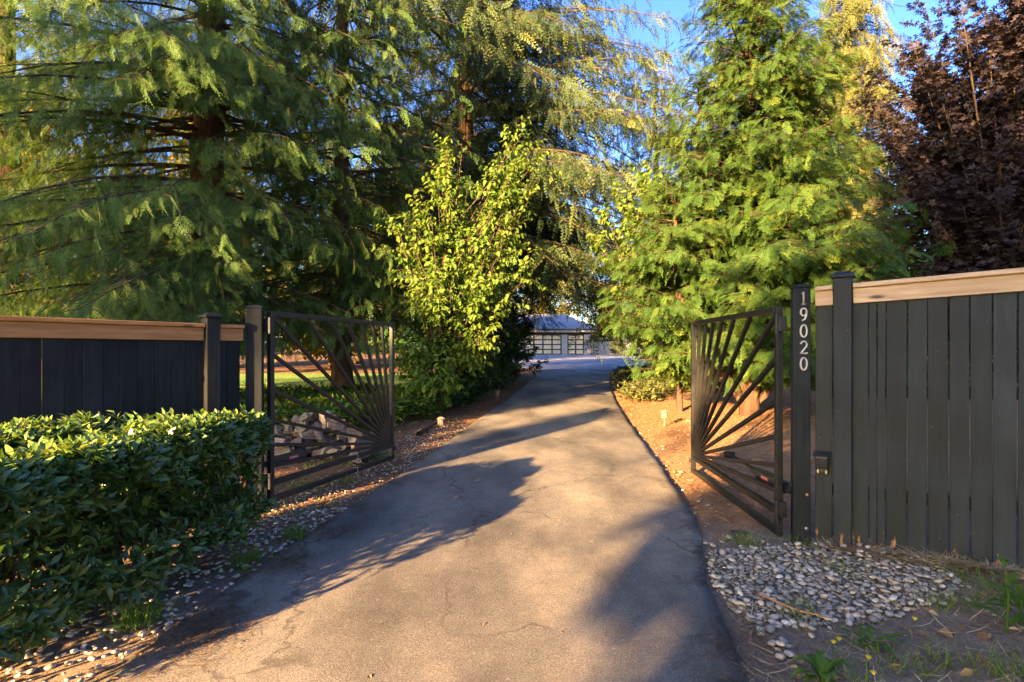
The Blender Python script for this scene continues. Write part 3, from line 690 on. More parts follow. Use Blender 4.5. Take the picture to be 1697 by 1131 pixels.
def spray_tree():
    """geometry nodes: loose vertices of a crown carry the sprays that the same mesh holds as its first faces"""
    g = bpy.data.node_groups.new('sprays', 'GeometryNodeTree')
    g.interface.new_socket('Geometry', in_out='INPUT', socket_type='NodeSocketGeometry'); g.interface.new_socket('Geometry', in_out='OUTPUT', socket_type='NodeSocketGeometry')
    n, l = g.nodes, g.links; gi = n.new('NodeGroupInput'); go = n.new('NodeGroupOutput')
    def attr(nm, ty):
        a = n.new('GeometryNodeInputNamedAttribute'); a.data_type = ty; a.inputs['Name'].default_value = nm
        return [q for q in a.outputs if q.enabled and q.name == 'Attribute'][0]
    sp = n.new('GeometryNodeSeparateGeometry'); sp.domain = 'POINT'
    l.new(gi.outputs[0], sp.inputs[0]); l.new(attr('is_pt', 'BOOLEAN'), sp.inputs[1])
    jn = n.new('GeometryNodeJoinGeometry')
    for k in range(3):
        c = n.new('FunctionNodeCompare'); c.data_type = 'INT'; c.operation = 'EQUAL'
        ii = [q for q in c.inputs if q.enabled]; l.new(attr('tid', 'INT'), ii[0]); ii[1].default_value = k
        s2 = n.new('GeometryNodeSeparateGeometry'); s2.domain = 'POINT'; l.new(sp.outputs[1], s2.inputs[0]); l.new(c.outputs[0], s2.inputs[1])
        ip = n.new('GeometryNodeInstanceOnPoints'); l.new(sp.outputs[0], ip.inputs['Points']); l.new(c.outputs[0], ip.inputs['Selection'])
        l.new(s2.outputs[0], ip.inputs['Instance']); l.new(attr('rot', 'FLOAT_VECTOR'), ip.inputs['Rotation']); l.new(attr('sc', 'FLOAT'), ip.inputs['Scale'])
        l.new(ip.outputs[0], jn.inputs[0])
    l.new(jn.outputs[0], go.inputs[0])
    return g
SPRAYS = spray_tree()
def crown(name, temps, S, mat, parent, r):
    P, D, N, Sc, T = (np.concatenate(v) for v in (S.P, S.D, S.N, S.S, S.T)); n = len(P)
    y = nrm(D); z = nrm(N-(N*y).sum(1, keepdims=True)*y); x = np.cross(y, z)
    eu = np.stack([np.arctan2(y[:, 2], z[:, 2]), -np.arcsin(np.clip(x[:, 2], -1, 1)), np.arctan2(x[:, 1], x[:, 0])], 1)
    V = []; Qd = []; ft = []; tid = []; m = 0
    for k, (v, q, f) in enumerate(temps): V.append(v); Qd.append(q+m); ft.append(f); tid.append(np.full(len(v), k)); m += len(v)
    o = build(name, np.concatenate(V+[P]), [np.concatenate(Qd)], mat, parent, np.concatenate(ft)); me = o.data
    def put(nm, ty, vals, key='value'):
        a = me.attributes.new(nm, ty, 'POINT'); a.data.foreach_set(key, np.ascontiguousarray(vals).ravel())
    put('is_pt', 'BOOLEAN', np.r_[np.zeros(m, bool), np.ones(n, bool)])
    put('tid', 'INT', np.concatenate(tid+[r.integers(0, len(temps), n)]).astype(np.int32))
    put('rot', 'FLOAT_VECTOR', np.concatenate([np.zeros((m, 3)), eu]).astype(np.float32), 'vector')
    put('sc', 'FLOAT', np.r_[np.zeros(m), Sc].astype(np.float32)); put('itint', 'FLOAT', np.r_[np.zeros(m), np.clip(T, 0, 1)].astype(np.float32))
    md = o.modifiers.new('sprays', 'NODES'); md.node_group = SPRAYS
    o['kind'] = 'stuff'
    return o

def tree_root(name, label, loc, cat='tree', group=None):
    return empty(name, loc, label, cat, group)

def conifer(name, label, loc, H, Rad, z0, nb, temps, mat, fs, hang=0.9, droop=0.35, e0=0.15, step=0.16, trunk_r=0.3, bark='bark', seed=1, shape=0.8,
            zvis=99, tint0=0.35, tvar=0.3, twl=0.30, bare=0.2, lean=(0, 0), azbias=None, group=None, tipup=0.0, flat=0.0, leaders=(), ztw=0.5, cull=None, lr=(0.6, 1.08)):
    r = np.random.default_rng(seed); t = tree_root(name, label, loc, group=group)
    W = Acc(); S = Spots(); B = Acc()
    def axis_at(z, ld): return np.array([lean[0]*z+ld[0]*min(1, z/ld[3]), lean[1]*z+ld[1]*min(1, z/ld[3]), z])
    lds = [(0, 0, 1.0, 1.0)]+list(leaders)
    for ld in lds:
        Hh = H*ld[2]; zz = np.linspace(-0.15, Hh, 14)
        rad = trunk_r*(1-zz/Hh)**0.8*(1 if ld is lds[0] else 0.55)+0.012; rad[0] *= 1.35
        p = np.array([axis_at(max(z, 0), ld) for z in zz]); p[:, 2] = zz
        p[1:-1, :2] += r.normal(0, trunk_r*0.12, (12, 2))
        W.tube(p, rad, 10)
    for b in range(nb):
        main = len(lds) == 1 or r.uniform() < 0.44; ld = lds[0] if main else lds[1+r.integers(0, len(lds)-1)]; Hh = H*ld[2]
        f = r.uniform(0, 1); z = z0+(Hh-z0)*f**(1.15 if len(lds) == 1 else 0.9)
        az = r.uniform(0, 2*math.pi)
        if azbias is not None and r.uniform() < azbias[1]: az = azbias[0]+r.normal(0, 0.9)
        fz = (z-z0)/(Hh-z0)
        L = Rad*(1-fz)**shape*r.uniform(*lr)*(1.0 if main else 0.78)*(0.75+0.25*min(1, fz*5))+0.25
        o = np.array([math.cos(az), math.sin(az), 0]); sd = np.array([-o[1], o[0], 0]); base = axis_at(z, ld)
        ee = e0+r.normal(0, 0.08); dd = droop*r.uniform(0.7, 1.3); bend = r.normal(0, 0.12)
        def bp(u): return base+L*(o*u+sd*bend*u*u+np.array([0, 0, ee*u-dd*u*u+tipup*u**3]))
        for _ in range(8):
            if cull is not None and cull(bp(1.0)+np.array(loc)): L *= 0.82
        high = base[2]+loc[2] > zvis
        us = np.linspace(0, 1, 7); pts = np.array([bp(u) for u in us])
        B.tube(pts, np.linspace(0.014+0.0065*L, 0.004, 7), 5)
        ntw = max(3, int(L*(1-bare)/(step*(2.2 if high else 1.0))))
        for q in range(ntw):
            u = bare+(1-bare)*(q+r.uniform(0, 1))/ntw; a = bp(u); sg = 1 if q % 2 else -1
            if cull is not None and cull(a+np.array(loc)): continue
            td = nrm(o*r.uniform(0.35, 0.9)+sd*sg*r.uniform(0.4, 1.0)); tl = (twl*L*(1.05-0.75*u)+0.15)*r.uniform(0.6, 1.2)
            nf = max(2, int(tl/(fs*0.36)/(1.8 if high else 1)))
            tp = np.array([a+td*tl*k/3+np.array([0, 0, -ztw*tl*(k/3)**2]) for k in range(4)])
            if not high: B.tube(tp, np.linspace(0.007, 0.002, 4), 3)
            v = ((np.arange(nf)+r.uniform(0.3, 1, nf))/nf)[:, None]; ez_ = np.array([[0, 0, 1.0]])
            d = td*r.uniform(0.2, 0.8, (nf, 1))+o*0.35-ez_*hang*r.uniform(0.6, 1.3, (nf, 1))+r.normal(0, 0.22, (nf, 3))
            n = ez_*flat+o*(1-flat)*0.7+r.normal(0, 0.45, (nf, 3))*(1-0.6*flat)
            S.put(a+td*tl*v-ez_*ztw*tl*v*v, d, n, fs*r.uniform(0.5, 1.45, nf)*(1.6 if high else 1), tint0+r.normal(0, tvar*0.2)+r.normal(0, tvar*0.45, nf))
        S.put(bp(0.97), o+np.array([0, 0, -hang*0.6]), np.array([0, 0, 1.0]), fs, tint0)
    W.obj('trunk', M[bark], t, True); B.obj('limbs', M['twig'], t, True)
    crown('crown', temps, S, mat, t, r)
    return t

def broadleaf(name, label, loc, trunk, blobs, temps, mat, ls, tw=10, lpt=14, trunk_r=0.08, bark='bark', seed=1, tint0=0.4, tvar=0.3, droop=0.35, twl=0.55, cat='tree', group=None, up=0.5, inst=False):
    """trunk: list of points; blobs: (centre, radius xyz, number of limbs) in local coordinates"""
    r = np.random.default_rng(seed); t = tree_root(name, label, loc, cat, group)
    W = Acc(); B = Acc(); S = Spots(); tr_ = np.array(trunk, float)
    def tp(f):
        k = f*(len(tr_)-1); i = min(int(k), len(tr_)-2); return tr_[i]+(tr_[i+1]-tr_[i])*(k-i)
    W.tube(np.array([tp(f) for f in np.linspace(0, 1, 12)])+np.vstack([np.zeros((1, 3)), r.normal(0, trunk_r*0.15, (10, 3)), np.zeros((1, 3))]), trunk_r*(1-np.linspace(0, 0.86, 12)), 9)
    for c, rad, nl in blobs:
        c = np.array(c, float); rad = np.array(rad, float)*np.ones(3)
        for _ in range(nl):
            q = nrm(r.normal(0, 1, 3))*r.uniform(0.25, 1.0)**0.5; e = c+q*rad
            zt = np.clip((e[2]*r.uniform(0.35, 0.75)-tr_[0][2])/(tr_[-1][2]-tr_[0][2]+1e-6), 0.12, 0.98); s0 = tp(zt)
            mid = (s0+e)/2+np.array([0, 0, -0.12*np.linalg.norm((e-s0)[:2])])+r.normal(0, 0.06, 3)
            us = np.linspace(0, 1, 7)[:, None]; pts = (1-us)**2*s0+2*us*(1-us)*mid+us**2*e
            B.tube(pts, np.linspace(min(trunk_r*0.28, 0.03+trunk_r*0.1), 0.005, 7), 5)
            for k in range(tw):
                u = r.uniform(0.35, 1.0); a = (1-u)**2*s0+2*u*(1-u)*mid+u*u*e
                d = nrm(nrm(e-s0)*0.7+r.normal(0, 0.6, 3)+np.array([0, 0, up*r.uniform(0, 1)])); ln = twl*r.uniform(0.5, 1.25)
                B.tube(np.array([a, a+d*ln*0.5+[0, 0, 0.02], a+d*ln+[0, 0, -droop*0.12*ln]]), np.array([0.006, 0.004, 0.002]), 3)
                tt = tint0+r.normal(0, tvar*0.35)
                v = ((np.arange(lpt)+0.5)/lpt)[:, None]; sg = np.where(np.arange(lpt) % 2, 1.0, -1.0)[:, None]
                sdv = nrm(np.cross(d, [0, 0, 1.0])+1e-6)*sg
                ldv = sdv*r.uniform(0.5, 1, (lpt, 1))+d*r.uniform(0.2, 0.8, (lpt, 1))-np.array([[0, 0, droop]])*r.uniform(0.3, 1.6, (lpt, 1))+r.normal(0, 0.25, (lpt, 3))
                S.put(a+d*ln*(0.15+0.85*v)+sdv*0.01, ldv, np.array([[0, 0, 1.0]])+r.normal(0, 0.45, (lpt, 3))+q*0.25, ls*r.uniform(0.65, 1.2, lpt), tt+r.normal(0, tvar*0.3, lpt))
    W.obj('trunk', M[bark], t, True); B.obj('limbs', M['twig'], t, True)
    if inst: crown('crown', temps, S, mat, t, r)
    else:
        A = Acc(); S.emit(A, temps, r); A.obj('crown', mat, t, kind='stuff')
    return t

def G(x, y): return (x, y, float(gz(x, y)))
# ------------------------------------------------------------------ the trees in view
PI = math.pi
UOF = lambda p: p[0]*UP_[0]+p[1]*UP_[1]
conifer('cedar_tree', 'big western cedar with drooping green sprays above the low black fence', G(-6.5, 11.8), 19, 5.4, 1.7, 440, CEDAR, M['cedar_leaf'], 0.23, 1.6, 0.36, 0.05, 0.17, 0.42, 'bark_red', 3, 0.5, zvis=10.4, azbias=(-PI/2, 0.35), bare=0.2, tvar=0.22, ztw=0.85, cull=lambda p: UOF(p) > -8.9 or p[1] < 6.9 or p[2] < 1.6)
conifer('cedar_tree', 'cedar at the far left edge with sprays hanging to the fence', G(-12.6, 13.6), 18, 4.2, 1.8, 190, CEDAR, M['cedar_leaf'], 0.24, 1.5, 0.36, 0.05, 0.22, 0.34, 'bark_red', 6, 0.5, zvis=11, bare=0.2, tvar=0.22, ztw=0.85)
conifer('cedar_tree', 'slimmer cedar with thin hanging twigs, blue sky showing through it', G(-4.5, 14.5), 19, 4.0, 2.4, 330, CEDAR_LO, M['cedar_leaf'], 0.30, 1.0, 0.3, 0.05, 0.34, 0.24, 'bark_red', 4, 0.5, zvis=12.5, tint0=0.25, bare=0.25)
conifer('fir_tree', 'tall dark fir with long drooping branches over the middle of the driveway', G(-1.9, 22.5), 26, 11.6, 4.4, 360, FIRT, M['fir_leaf'], 0.6, 1.0, 0.32, 0.02, 0.26, 0.42, 'bark_red', 5, 0.55, zvis=17.5, tint0=0.35, tvar=0.5, twl=0.20, bare=0.1, azbias=(-0.7, 0.4))
conifer('larch_tree', 'soft yellow green conifer hanging over the driveway behind the right dogwood', G(6.6, 25.0), 15.0, 4.2, 2.2, 170, FIRT, M['spruce_leaf'], 0.5, 1.2, 0.4, 0.05, 0.26, 0.22, 'bark', 16, 0.6, tint0=0.45, tvar=0.35, twl=0.22, bare=0.1)
broadleaf('dogwood_tree', 'sunlit yellow green dogwood with slim trunk left of the driveway', G(-1.6, 11.9),
          [(0, 0, -0.1), (0.02, 0.02, 1.0), (0.1, 0.1, 2.4), (0.3, 0.2, 4.0), (0.5, 0.2, 5.9)],
          [((0.35, 0.2, 5.6), (0.7, 0.5, 0.8), 9), ((1.9, 0.4, 5.5), (1.0, 0.7, 0.8), 13), ((1.1, 0.3, 4.5), (1.2, 0.8, 0.7), 13), ((-0.45, 0, 4.3), (0.9, 0.8, 0.7), 11), ((0.7, 0.2, 3.5), (1.5, 0.9, 0.7), 15),
           ((0.2, -0.2, 2.5), (1.3, 0.9, 0.7), 14), ((-0.35, -0.2, 1.6), (0.8, 0.7, 0.55), 10), ((0.9, 0.3, 2.2), (0.9, 0.8, 0.8), 11), ((0.4, 0.6, 2.9), (1.2, 0.8, 0.9), 9), ((1.5, 0.5, 3.3), (0.9, 0.8, 0.7), 11), ((-0.2, -0.4, 0.95), (0.7, 0.6, 0.35), 6)],
          LEAF, M['dogwood_leaf'], 0.135, tw=11, lpt=10, trunk_r=0.065, seed=8, tint0=0.5, twl=0.55, up=0.35, droop=0.95)
broadleaf('dogwood_tree', 'sunlit yellow green dogwood leaning over the right edge of the driveway', G(3.75, 12.2),
          [(0, 0, -0.1), (0, 0, 1.2), (-0.2, 0, 3), (-0.4, 0, 5.2)],
          [((-0.9, 0, 5.2), (0.8, 0.8, 0.6), 9), ((-1.0, 0, 4.0), (1.2, 1.0, 0.8), 13), ((-0.3, -0.3, 2.7), (1.3, 1.0, 0.9), 14), ((-0.2, -0.5, 1.5), (1.1, 1.0, 0.8), 12), ((0.3, 0, 4.4), (0.8, 0.8, 0.9), 8)],
          LEAF, M['dogwood_leaf'], 0.15, tw=13, lpt=11, trunk_r=0.08, seed=9, tint0=0.6, twl=0.5, up=0.2, droop=0.95)
conifer('cypress_tree', 'layered green false cypress with yellow tips behind the right gate', G(4.75, 10.9), 9.6, 2.45, 0.75, 1080, HINOKI, M['hinoki_leaf'], 0.21, 0.5, 0.14, 0.26, 0.13, 0.15, 'bark_red', 10, 0.75,
        tint0=0.15, tvar=0.24, twl=0.30, bare=0.08, flat=0.62, leaders=((0.55, -0.2, 0.86, 6.0), (-0.95, 0.2, 0.70, 4.5), (1.35, 0.1, 0.64, 4.0), (-1.6, -0.3, 0.46, 2.5), (1.7, -0.3, 0.34, 2.5), (0.3, -0.9, 0.5, 3.0)), ztw=0.15, tipup=0.05, lr=(0.3, 1.28))
conifer('spruce_tree', 'tall narrow weeping spruce, sunlit olive green, behind the false cypress', G(12.1, 19.6), 15.6, 3.5, 0.8, 520, FIRT, M['spruce_leaf'], 0.55, 1.5, 0.5, 0.0, 0.22, 0.25, 'bark', 12, 0.6, tint0=0.5, tvar=0.35, twl=0.2, bare=0.05)
broadleaf('maple_tree', 'large dark purple maple above the right fence', G(13.8, 15.4),
          [(0, 0, -0.1), (0, 0, 2), (0.1, 0, 5), (0.2, 0.2, 9)],
          [((-0.5, 0, 10.2), (2.6, 2.4, 1.7), 26), ((-2.4, 0, 9.0), (1.3, 1.6, 1.3), 9), ((-1.4, 0, 7.6), (2.6, 2.4, 1.4), 26), ((2.4, 0, 8), (2.6, 2.4, 2.4), 22), ((-1.0, -0.5, 5.4), (2.7, 2.2, 1.2), 24), ((2.4, -0.5, 5.2), (2.6, 2, 1.4), 20), ((0.2, 0.6, 3.7), (2.8, 2.0, 0.6), 14)],
          MAPLE, M['maple_leaf'], 0.185, tw=30, lpt=16, inst=True, trunk_r=0.2, seed=13, tint0=0.42, tvar=0.35, twl=0.75)
broadleaf('maple_shrub', 'low brown purple shrub under the purple maple', G(10.6, 13.0), [(0, 0, -0.05), (0, 0, 0.8), (0.2, 0, 1.8)],
          [((0, 0, 2.6), (1.6, 1.2, 0.9), 16), ((2.2, 0, 2.6), (1.8, 1.2, 0.9), 16), ((4.6, 0, 2.5), (1.6, 1.2, 0.9), 12), ((1.2, 0, 1.4), (2.4, 1, 0.9), 14)],
          SLEAF, M['maple_leaf'], 0.17, tw=12, lpt=11, trunk_r=0.1, seed=14, tint0=0.35, cat='shrub', twl=0.5, droop=0.6)
broadleaf('magnolia_bush', 'green bush with round leaves reaching up past the false cypress', G(6.3, 10.2), [(0, 0, -0.05), (0, 0, 1.2), (0.5, 0, 2.6)],
          [((0.2, 0, 2.2), (0.8, 0.7, 0.7), 9), ((0.95, 0, 3.0), (0.6, 0.5, 0.55), 7), ((-0.3, 0, 1.4), (0.8, 0.7, 0.6), 8)], LEAF, M['cover_leaf'], 0.13, tw=7, lpt=9, trunk_r=0.05, seed=15, tint0=0.5, cat='shrub', twl=0.5)
for k, (x, y, h, rr, lb) in enumerate(((-1.15, 14.6, 2.6, 0.85, 'dark clipped evergreen shrub just behind the left dogwood'), (-0.45, 18.2, 3.2, 0.95, 'tall dark evergreen shrub in the middle of the left row'), (0.15, 23.0, 3.7, 1.3, 'dark evergreen shrub farthest along the left side of the driveway'))):
    broadleaf('evergreen_shrub', lb, G(x, y), [(0, 0, -0.05), (0, 0, h*0.4), (0, 0, h*0.85)],
              [((0, 0, h*0.25), (rr, rr, h*0.22), 18), ((0, 0, h*0.55), (rr, rr, h*0.25), 20), ((0, 0, h*0.83), (rr*0.75, rr*0.75, h*0.2), 14)], SLEAF, M['yew_leaf'], 0.16, tw=10, lpt=12, trunk_r=0.07, seed=20+k, tint0=0.4, cat='shrub', twl=0.35, group='dark shrubs along the drive')
broadleaf('holly_tree', 'dark broad evergreen overhanging the far right bend of the driveway', G(8.6, 31.0), [(0, 0, -0.05), (0, 0, 2), (0, 0, 6)],
          [((-0.6, 0, 1.8), (1.9, 1.8, 1.0), 16), ((-0.3, 0, 3.6), (2.3, 2, 1.4), 22), ((0, 0, 5.6), (2.0, 2, 1.5), 18)], SLEAF, M['yew_leaf'], 0.24, tw=10, lpt=11, trunk_r=0.14, seed=27, tint0=0.35, twl=0.7)
broadleaf('garden_shrub', 'small round shrub in front of the lattice fence by the garage', G(11.0, 57.0), [(0, 0, -0.05), (0, 0, 0.6), (0, 0, 1.4)],
          [((0, 0, 0.9), (1.2, 1.1, 0.8), 18)], SLEAF, M['spruce_leaf'], 0.28, tw=7, lpt=8, trunk_r=0.06, seed=28, cat='shrub', twl=0.5)
# trees farther back
def back_tree(label, x, y, h, rr, mat, seed, tint0=0.5, ls=0.42, dens=1.0):
    return broadleaf('background_tree', label, G(x, y), [(0, 0, -0.1), (0, 0, h*0.3), (0, 0, h*0.6), (0, 0, h*0.9)],
              [((0, 0, h*0.85), (rr*0.6, rr*0.6, h*0.14), int(14*dens)), ((rr*0.3, 0, h*0.62), (rr*0.9, rr*0.9, h*0.17), int(22*dens)), ((-rr*0.3, 0, h*0.42), (rr, rr, h*0.17), int(24*dens)), ((0, 0, h*0.22), (rr*0.9, rr*0.9, h*0.13), int(16*dens))],
              LEAF, M[mat], ls, tw=9, lpt=9, trunk_r=0.02*h, seed=seed, tint0=tint0, twl=rr*0.28)
back_tree('tree with golden sunlight in its leaf colour behind the big cedar trunk', -14.2, 25.0, 16, 4.6, 'sunlit_gold_leaf', 31, 0.55, 0.36, 1.3)
back_tree('tree coloured golden as in sunlight behind the cedar at the far left edge', -21.5, 24.5, 14, 4.6, 'sunlit_gold_leaf', 43, 0.5, 0.36, 1.2)
back_tree('tree coloured sunlit golden green between the two cedars, far behind the fence', -10.5, 31.5, 9, 3.6, 'sunlit_gold_leaf', 32, 0.35, 0.36)
back_tree('leafy green tree behind the lawn on the left', -19, 33, 12, 5.5, 'cover_leaf', 33, 0.3)
back_tree('dark green tree behind the lawn left of the fir', -10.5, 37, 15, 5.5, 'yew_leaf', 34, 0.5, dens=1.6)
back_tree('yellow green tree behind the middle of the garage roof', 4, 78, 11, 5.5, 'sunlit_gold_leaf', 41, 0.25, 0.5)
back_tree('green tree far behind the garage on the left', -3, 84, 14, 7, 'cover_leaf', 42, 0.7, 0.55)
back_tree('pale yellow green tree right behind the garage roof', 13, 72, 10, 5.5, 'sunlit_gold_leaf', 35, 0.35, 0.5)
back_tree('green tree behind the lattice fence', 22, 70, 13, 6.5, 'cover_leaf', 36, 0.75, 0.5)
back_tree('green tree behind the left part of the garage', -8, 74, 15, 7.5, 'cover_leaf', 37, 0.6, 0.55)
back_tree('tree coloured sunlit gold glimpsed under the purple maple', 19, 26, 9, 4.5, 'sunlit_gold_leaf', 38, 0.5)
back_tree('tall green tree behind the maple at the right edge', 28, 27, 14, 6, 'cover_leaf', 39, 0.5)

# ------------------------------------------------------------------ trees across the road behind the viewer (they shade the fence, the cedar and the maple)
def shade_tree(label, u, s_, h, rr, seed, mat='cover_leaf', dens=1.0):
    x, y = u*UP_+s_*UD
    return back_tree(label, float(x), float(y), h, rr, mat, seed, 0.4, 0.55, dens)
shade_tree('broad tree behind the viewer whose shade covers the right fence', 1.95, -17, 18.0, 4.1, 51, dens=3.0)
shade_tree('second broad tree behind the viewer on the right', 9.4, -16, 19.0, 4.5, 52, dens=1.8)
shade_tree('slender tall tree behind the viewer on the left', -11.2, -20, 19.5, 1.9, 56, 'yew_leaf', 2.6)
shade_tree('thin young tree behind the viewer dappling the left gate', -5.5, -30, 11.2, 0.75, 57, dens=0.55)
shade_tree('small tree behind the viewer shading the foot of the dogwood', -8.3, -20, 9.8, 2.0, 54, dens=1.8)
back_tree('tall green tree beyond the shrubs, shading the garage front', -6.5, 45, 14, 5.0, 'cover_leaf', 40, 0.3)
def tree_line():
    r = np.random.default_rng(45); S = Spots(); n = 5200
    th = np.concatenate([r.uniform(1.70, 3.1, n), r.uniform(0.05, 1.25, n)]); d = r.uniform(62, 95, 2*n); hmax = 7+3.5*np.sin(th*23)+2.5*np.sin(th*51+1)
    P = np.c_[d*np.cos(th), d*np.sin(th), 1+hmax*r.uniform(0, 1, 2*n)**0.8]
    P = P[(P[:, 1] > 64) | (np.abs(P[:, 0]) > 30)]; n = len(P)
    A = Acc(); k = r.integers(0, 3, n)
    for i in range(3):
        m = k == i; A.scatter(LEAF[i], P[m], r.normal(0, 1, (m.sum(), 3)), r.normal(0, 1, (m.sum(), 3)), r.uniform(1.0, 2.0, m.sum()), np.clip(r.normal(0.45, 0.25, m.sum()), 0, 1))
    tag(A.obj('far_wood', M['cover_leaf']), 'far belt of green trees closing off the garden', 'trees', kind='stuff')
tree_line()

# ------------------------------------------------------------------ laurel hedge
def hedge():
    r = np.random.default_rng(77)
    h = empty('laurel_hedge', (-2.75, 3.0, 0.0), 'clipped glossy laurel hedge beside the driveway in front of the low fence', 'hedge')
    o0 = np.array([-2.75, 3.0, 0.0])
    def surf_pt(n):
        a = r.uniform(0, 1, n); ph = r.uniform(-0.62, math.pi+0.25, n); e = 2/8.0
        cb, sb = np.cos(ph), np.sin(ph)
        b = np.sign(cb)*np.abs(cb)**e; z = np.sign(sb)*np.abs(sb)**e
        nb = np.sign(cb)*np.abs(cb)**(2-e); nz = np.sign(sb)*np.abs(sb)**(2-e)
        return a, b, z, nb, nz
    def place(a, b, z):
        near = np.array([-2.86, 1.88]); far = np.array([-2.54, 3.92])
        c = near+(far-near)*a[:, None]
        x = c[:, 0]+b*(0.66); y = c[:, 1]+0.36*b*a
        wv = 0.045*np.sin(a*9+b*2)+0.03*np.sin(a*23+z*5)
        return np.stack([x+wv*np.sign(b)*(np.abs(b) > 0.8), y, 0.535+0.435*z+wv*0.4*(z > 0.7)+0.02*a], 1)
    n1 = 5200
    a, b, z, nb, nz = surf_pt(n1); P = place(a, b, z); N = np.stack([nb, -0.12*nb, nz*1.0], 1)
    # end faces
    n2 = 760
    be = r.uniform(-1, 1, n2); ze = r.uniform(-0.9, 1, n2); ae = np.where(np.arange(n2) % 2, 1.0, 0.0)
    P2 = place(ae, be, ze); N2 = np.stack([-0.35*(ae*2-1), (ae*2-1), 0*ae], 1)
    # inner foliage
    n3 = 2600
    P3 = place(r.uniform(0, 1, n3), r.uniform(-0.85, 0.85, n3), r.uniform(-0.8, 0.85, n3)); N3 = nrm(r.normal(0, 1, (n3, 3))+[0, 0, 0.7])
    P = np.concatenate([P, P2, P3]); N = nrm(np.concatenate([N, N2, N3]))
    P = P-N*r.uniform(0.015, 0.09, len(P))[:, None]
    thin = (P[:, 2] < 0.26) & (r.uniform(0, 1, len(P)) < 0.7); P, N = P[~thin], N[~thin]
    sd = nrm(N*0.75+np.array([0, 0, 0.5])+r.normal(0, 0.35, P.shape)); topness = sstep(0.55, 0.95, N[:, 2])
    LP, LD, LN, LS, LT = [], [], [], [], []
    S = Acc()
    for k in range(6):
        th = k*2.4+r.uniform(0, 1.2, len(P)); ref = np.tile([0.3, 0.2, 1.0], (len(P), 1)); s1 = nrm(np.cross(sd, ref)); s2 = np.cross(sd, s1)
        rad = s1*np.cos(th)[:, None]+s2*np.sin(th)[:, None]
        spread = r.uniform(0.45, 1.5, len(P))[:, None]
        d = nrm(sd+rad*spread); LP.append(P+sd*(0.012*k)+rad*0.004); LD.append(d); LN.append(nrm(sd-rad*0.5+r.normal(0, 0.2, P.shape)))
        LS.append(r.uniform(0.05, 0.110, len(P))*(1-0.05*k)); LT.append(0.28+r.normal(0, 0.12, len(P))+topness*(0.12+0.07*k)*r.uniform(0.3, 1.4, len(P))+0.02*k)  # top leaves paler: young growth, plus a sunlit look put into the tint
    LP = np.concatenate(LP); LD = np.concatenate(LD); LN = np.concatenate(LN); LS = np.concatenate(LS); LT = np.clip(np.concatenate(LT), 0, 1)
    dist = np.linalg.norm(LP-np.array([0, 0, 1.5]), axis=1)
    vis = (LP[:, 0]/LP[:, 1] > -0.93) & (LP[:, 0] > -2.35) & (LP[:, 2] > 0.2)
    order = np.argsort(np.where(vis, dist, 99)); single = np.zeros(len(LP), bool); single[order[:700][r.permutation(700)[:300]]] = True
    A = Acc(); kk = r.integers(0, 3, len(LP))
    for i in range(3):
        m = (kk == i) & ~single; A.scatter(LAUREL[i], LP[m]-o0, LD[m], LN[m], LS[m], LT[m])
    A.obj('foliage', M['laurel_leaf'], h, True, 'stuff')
    W = Acc()
    for q in range(60):
        p0 = place(r.uniform(0.04, 0.94, 1), r.uniform(-0.55, 0.5, 1), np.array([0.]))[0]; p0[2] = -0.03
        tip = p0+np.array([r.normal(0, 0.08), r.normal(0, 0.08), r.uniform(0.5, 0.8)])
        W.tube(np.array([p0, (p0+tip)/2+r.normal(0, 0.03, 3), tip])-o0, np.array([0.012, 0.008, 0.004]), 5)
    W.obj('stems', M['twig'], h, True)
    meshes = {}
    for j in np.where(single)[0]:
        key = (int(kk[j]), int(np.clip(LT[j]*8, 0, 7)))
        if key not in meshes:
            v, q, ft = LAUREL[key[0]]; o = build('leaf', v, [q], M['laurel_leaf'], h, np.full(len(q), (key[1]+0.5)/8), True); meshes[key] = o.data
        else:
            o = bpy.data.objects.new('leaf', meshes[key]); COL.objects.link(o); o.parent = h
        y = LD[j]; zz = nrm(LN[j]-np.dot(LN[j], y)*y); x = np.cross(y, zz)
        mt = Matrix(((x[0], y[0], zz[0], 0), (x[1], y[1], zz[1], 0), (x[2], y[2], zz[2], 0), (0, 0, 0, 1)))
        o.matrix_basis = Matrix.Translation(Vector(LP[j]-o0)) @ mt @ Matrix.Scale(float(LS[j]), 4)
    return h
hedge()

# ------------------------------------------------------------------ ground cover, grass, litter
def cover(name, label, pts, temps, mat, size, hgt, n_per, tint0, tvar, seed, cat='ground cover', tilt=0.8, dz=0.0):
    r = np.random.default_rng(seed); P = np.repeat(np.asarray(pts, float), n_per, 0); n = len(P)
    P = P+np.stack([r.normal(0, size*0.6, n), r.normal(0, size*0.6, n), np.zeros(n)], 1); P = np.c_[P[:, :2], gz(P[:, 0], P[:, 1])+dz+hgt*r.uniform(0, 1, n)**0.6]
    D = np.c_[r.normal(0, 1, (n, 2)), r.uniform(-0.3, 0.7, n)]; N = np.c_[r.normal(0, tilt*0.5, (n, 2)), np.ones(n)]
    A = Acc(); k = r.integers(0, len(temps), n); S = size*r.uniform(0.6, 1.25, n); T = tint0+np.repeat(r.normal(0, tvar*0.5, len(pts)), n_per)+r.normal(0, tvar*0.4, n)
    for i, t in enumerate(temps):
        m = k == i; A.scatter(t, P[m], D[m], N[m], S[m], np.clip(T[m], 0, 1))
    return tag(A.obj(name, mat), label, cat, kind='stuff')
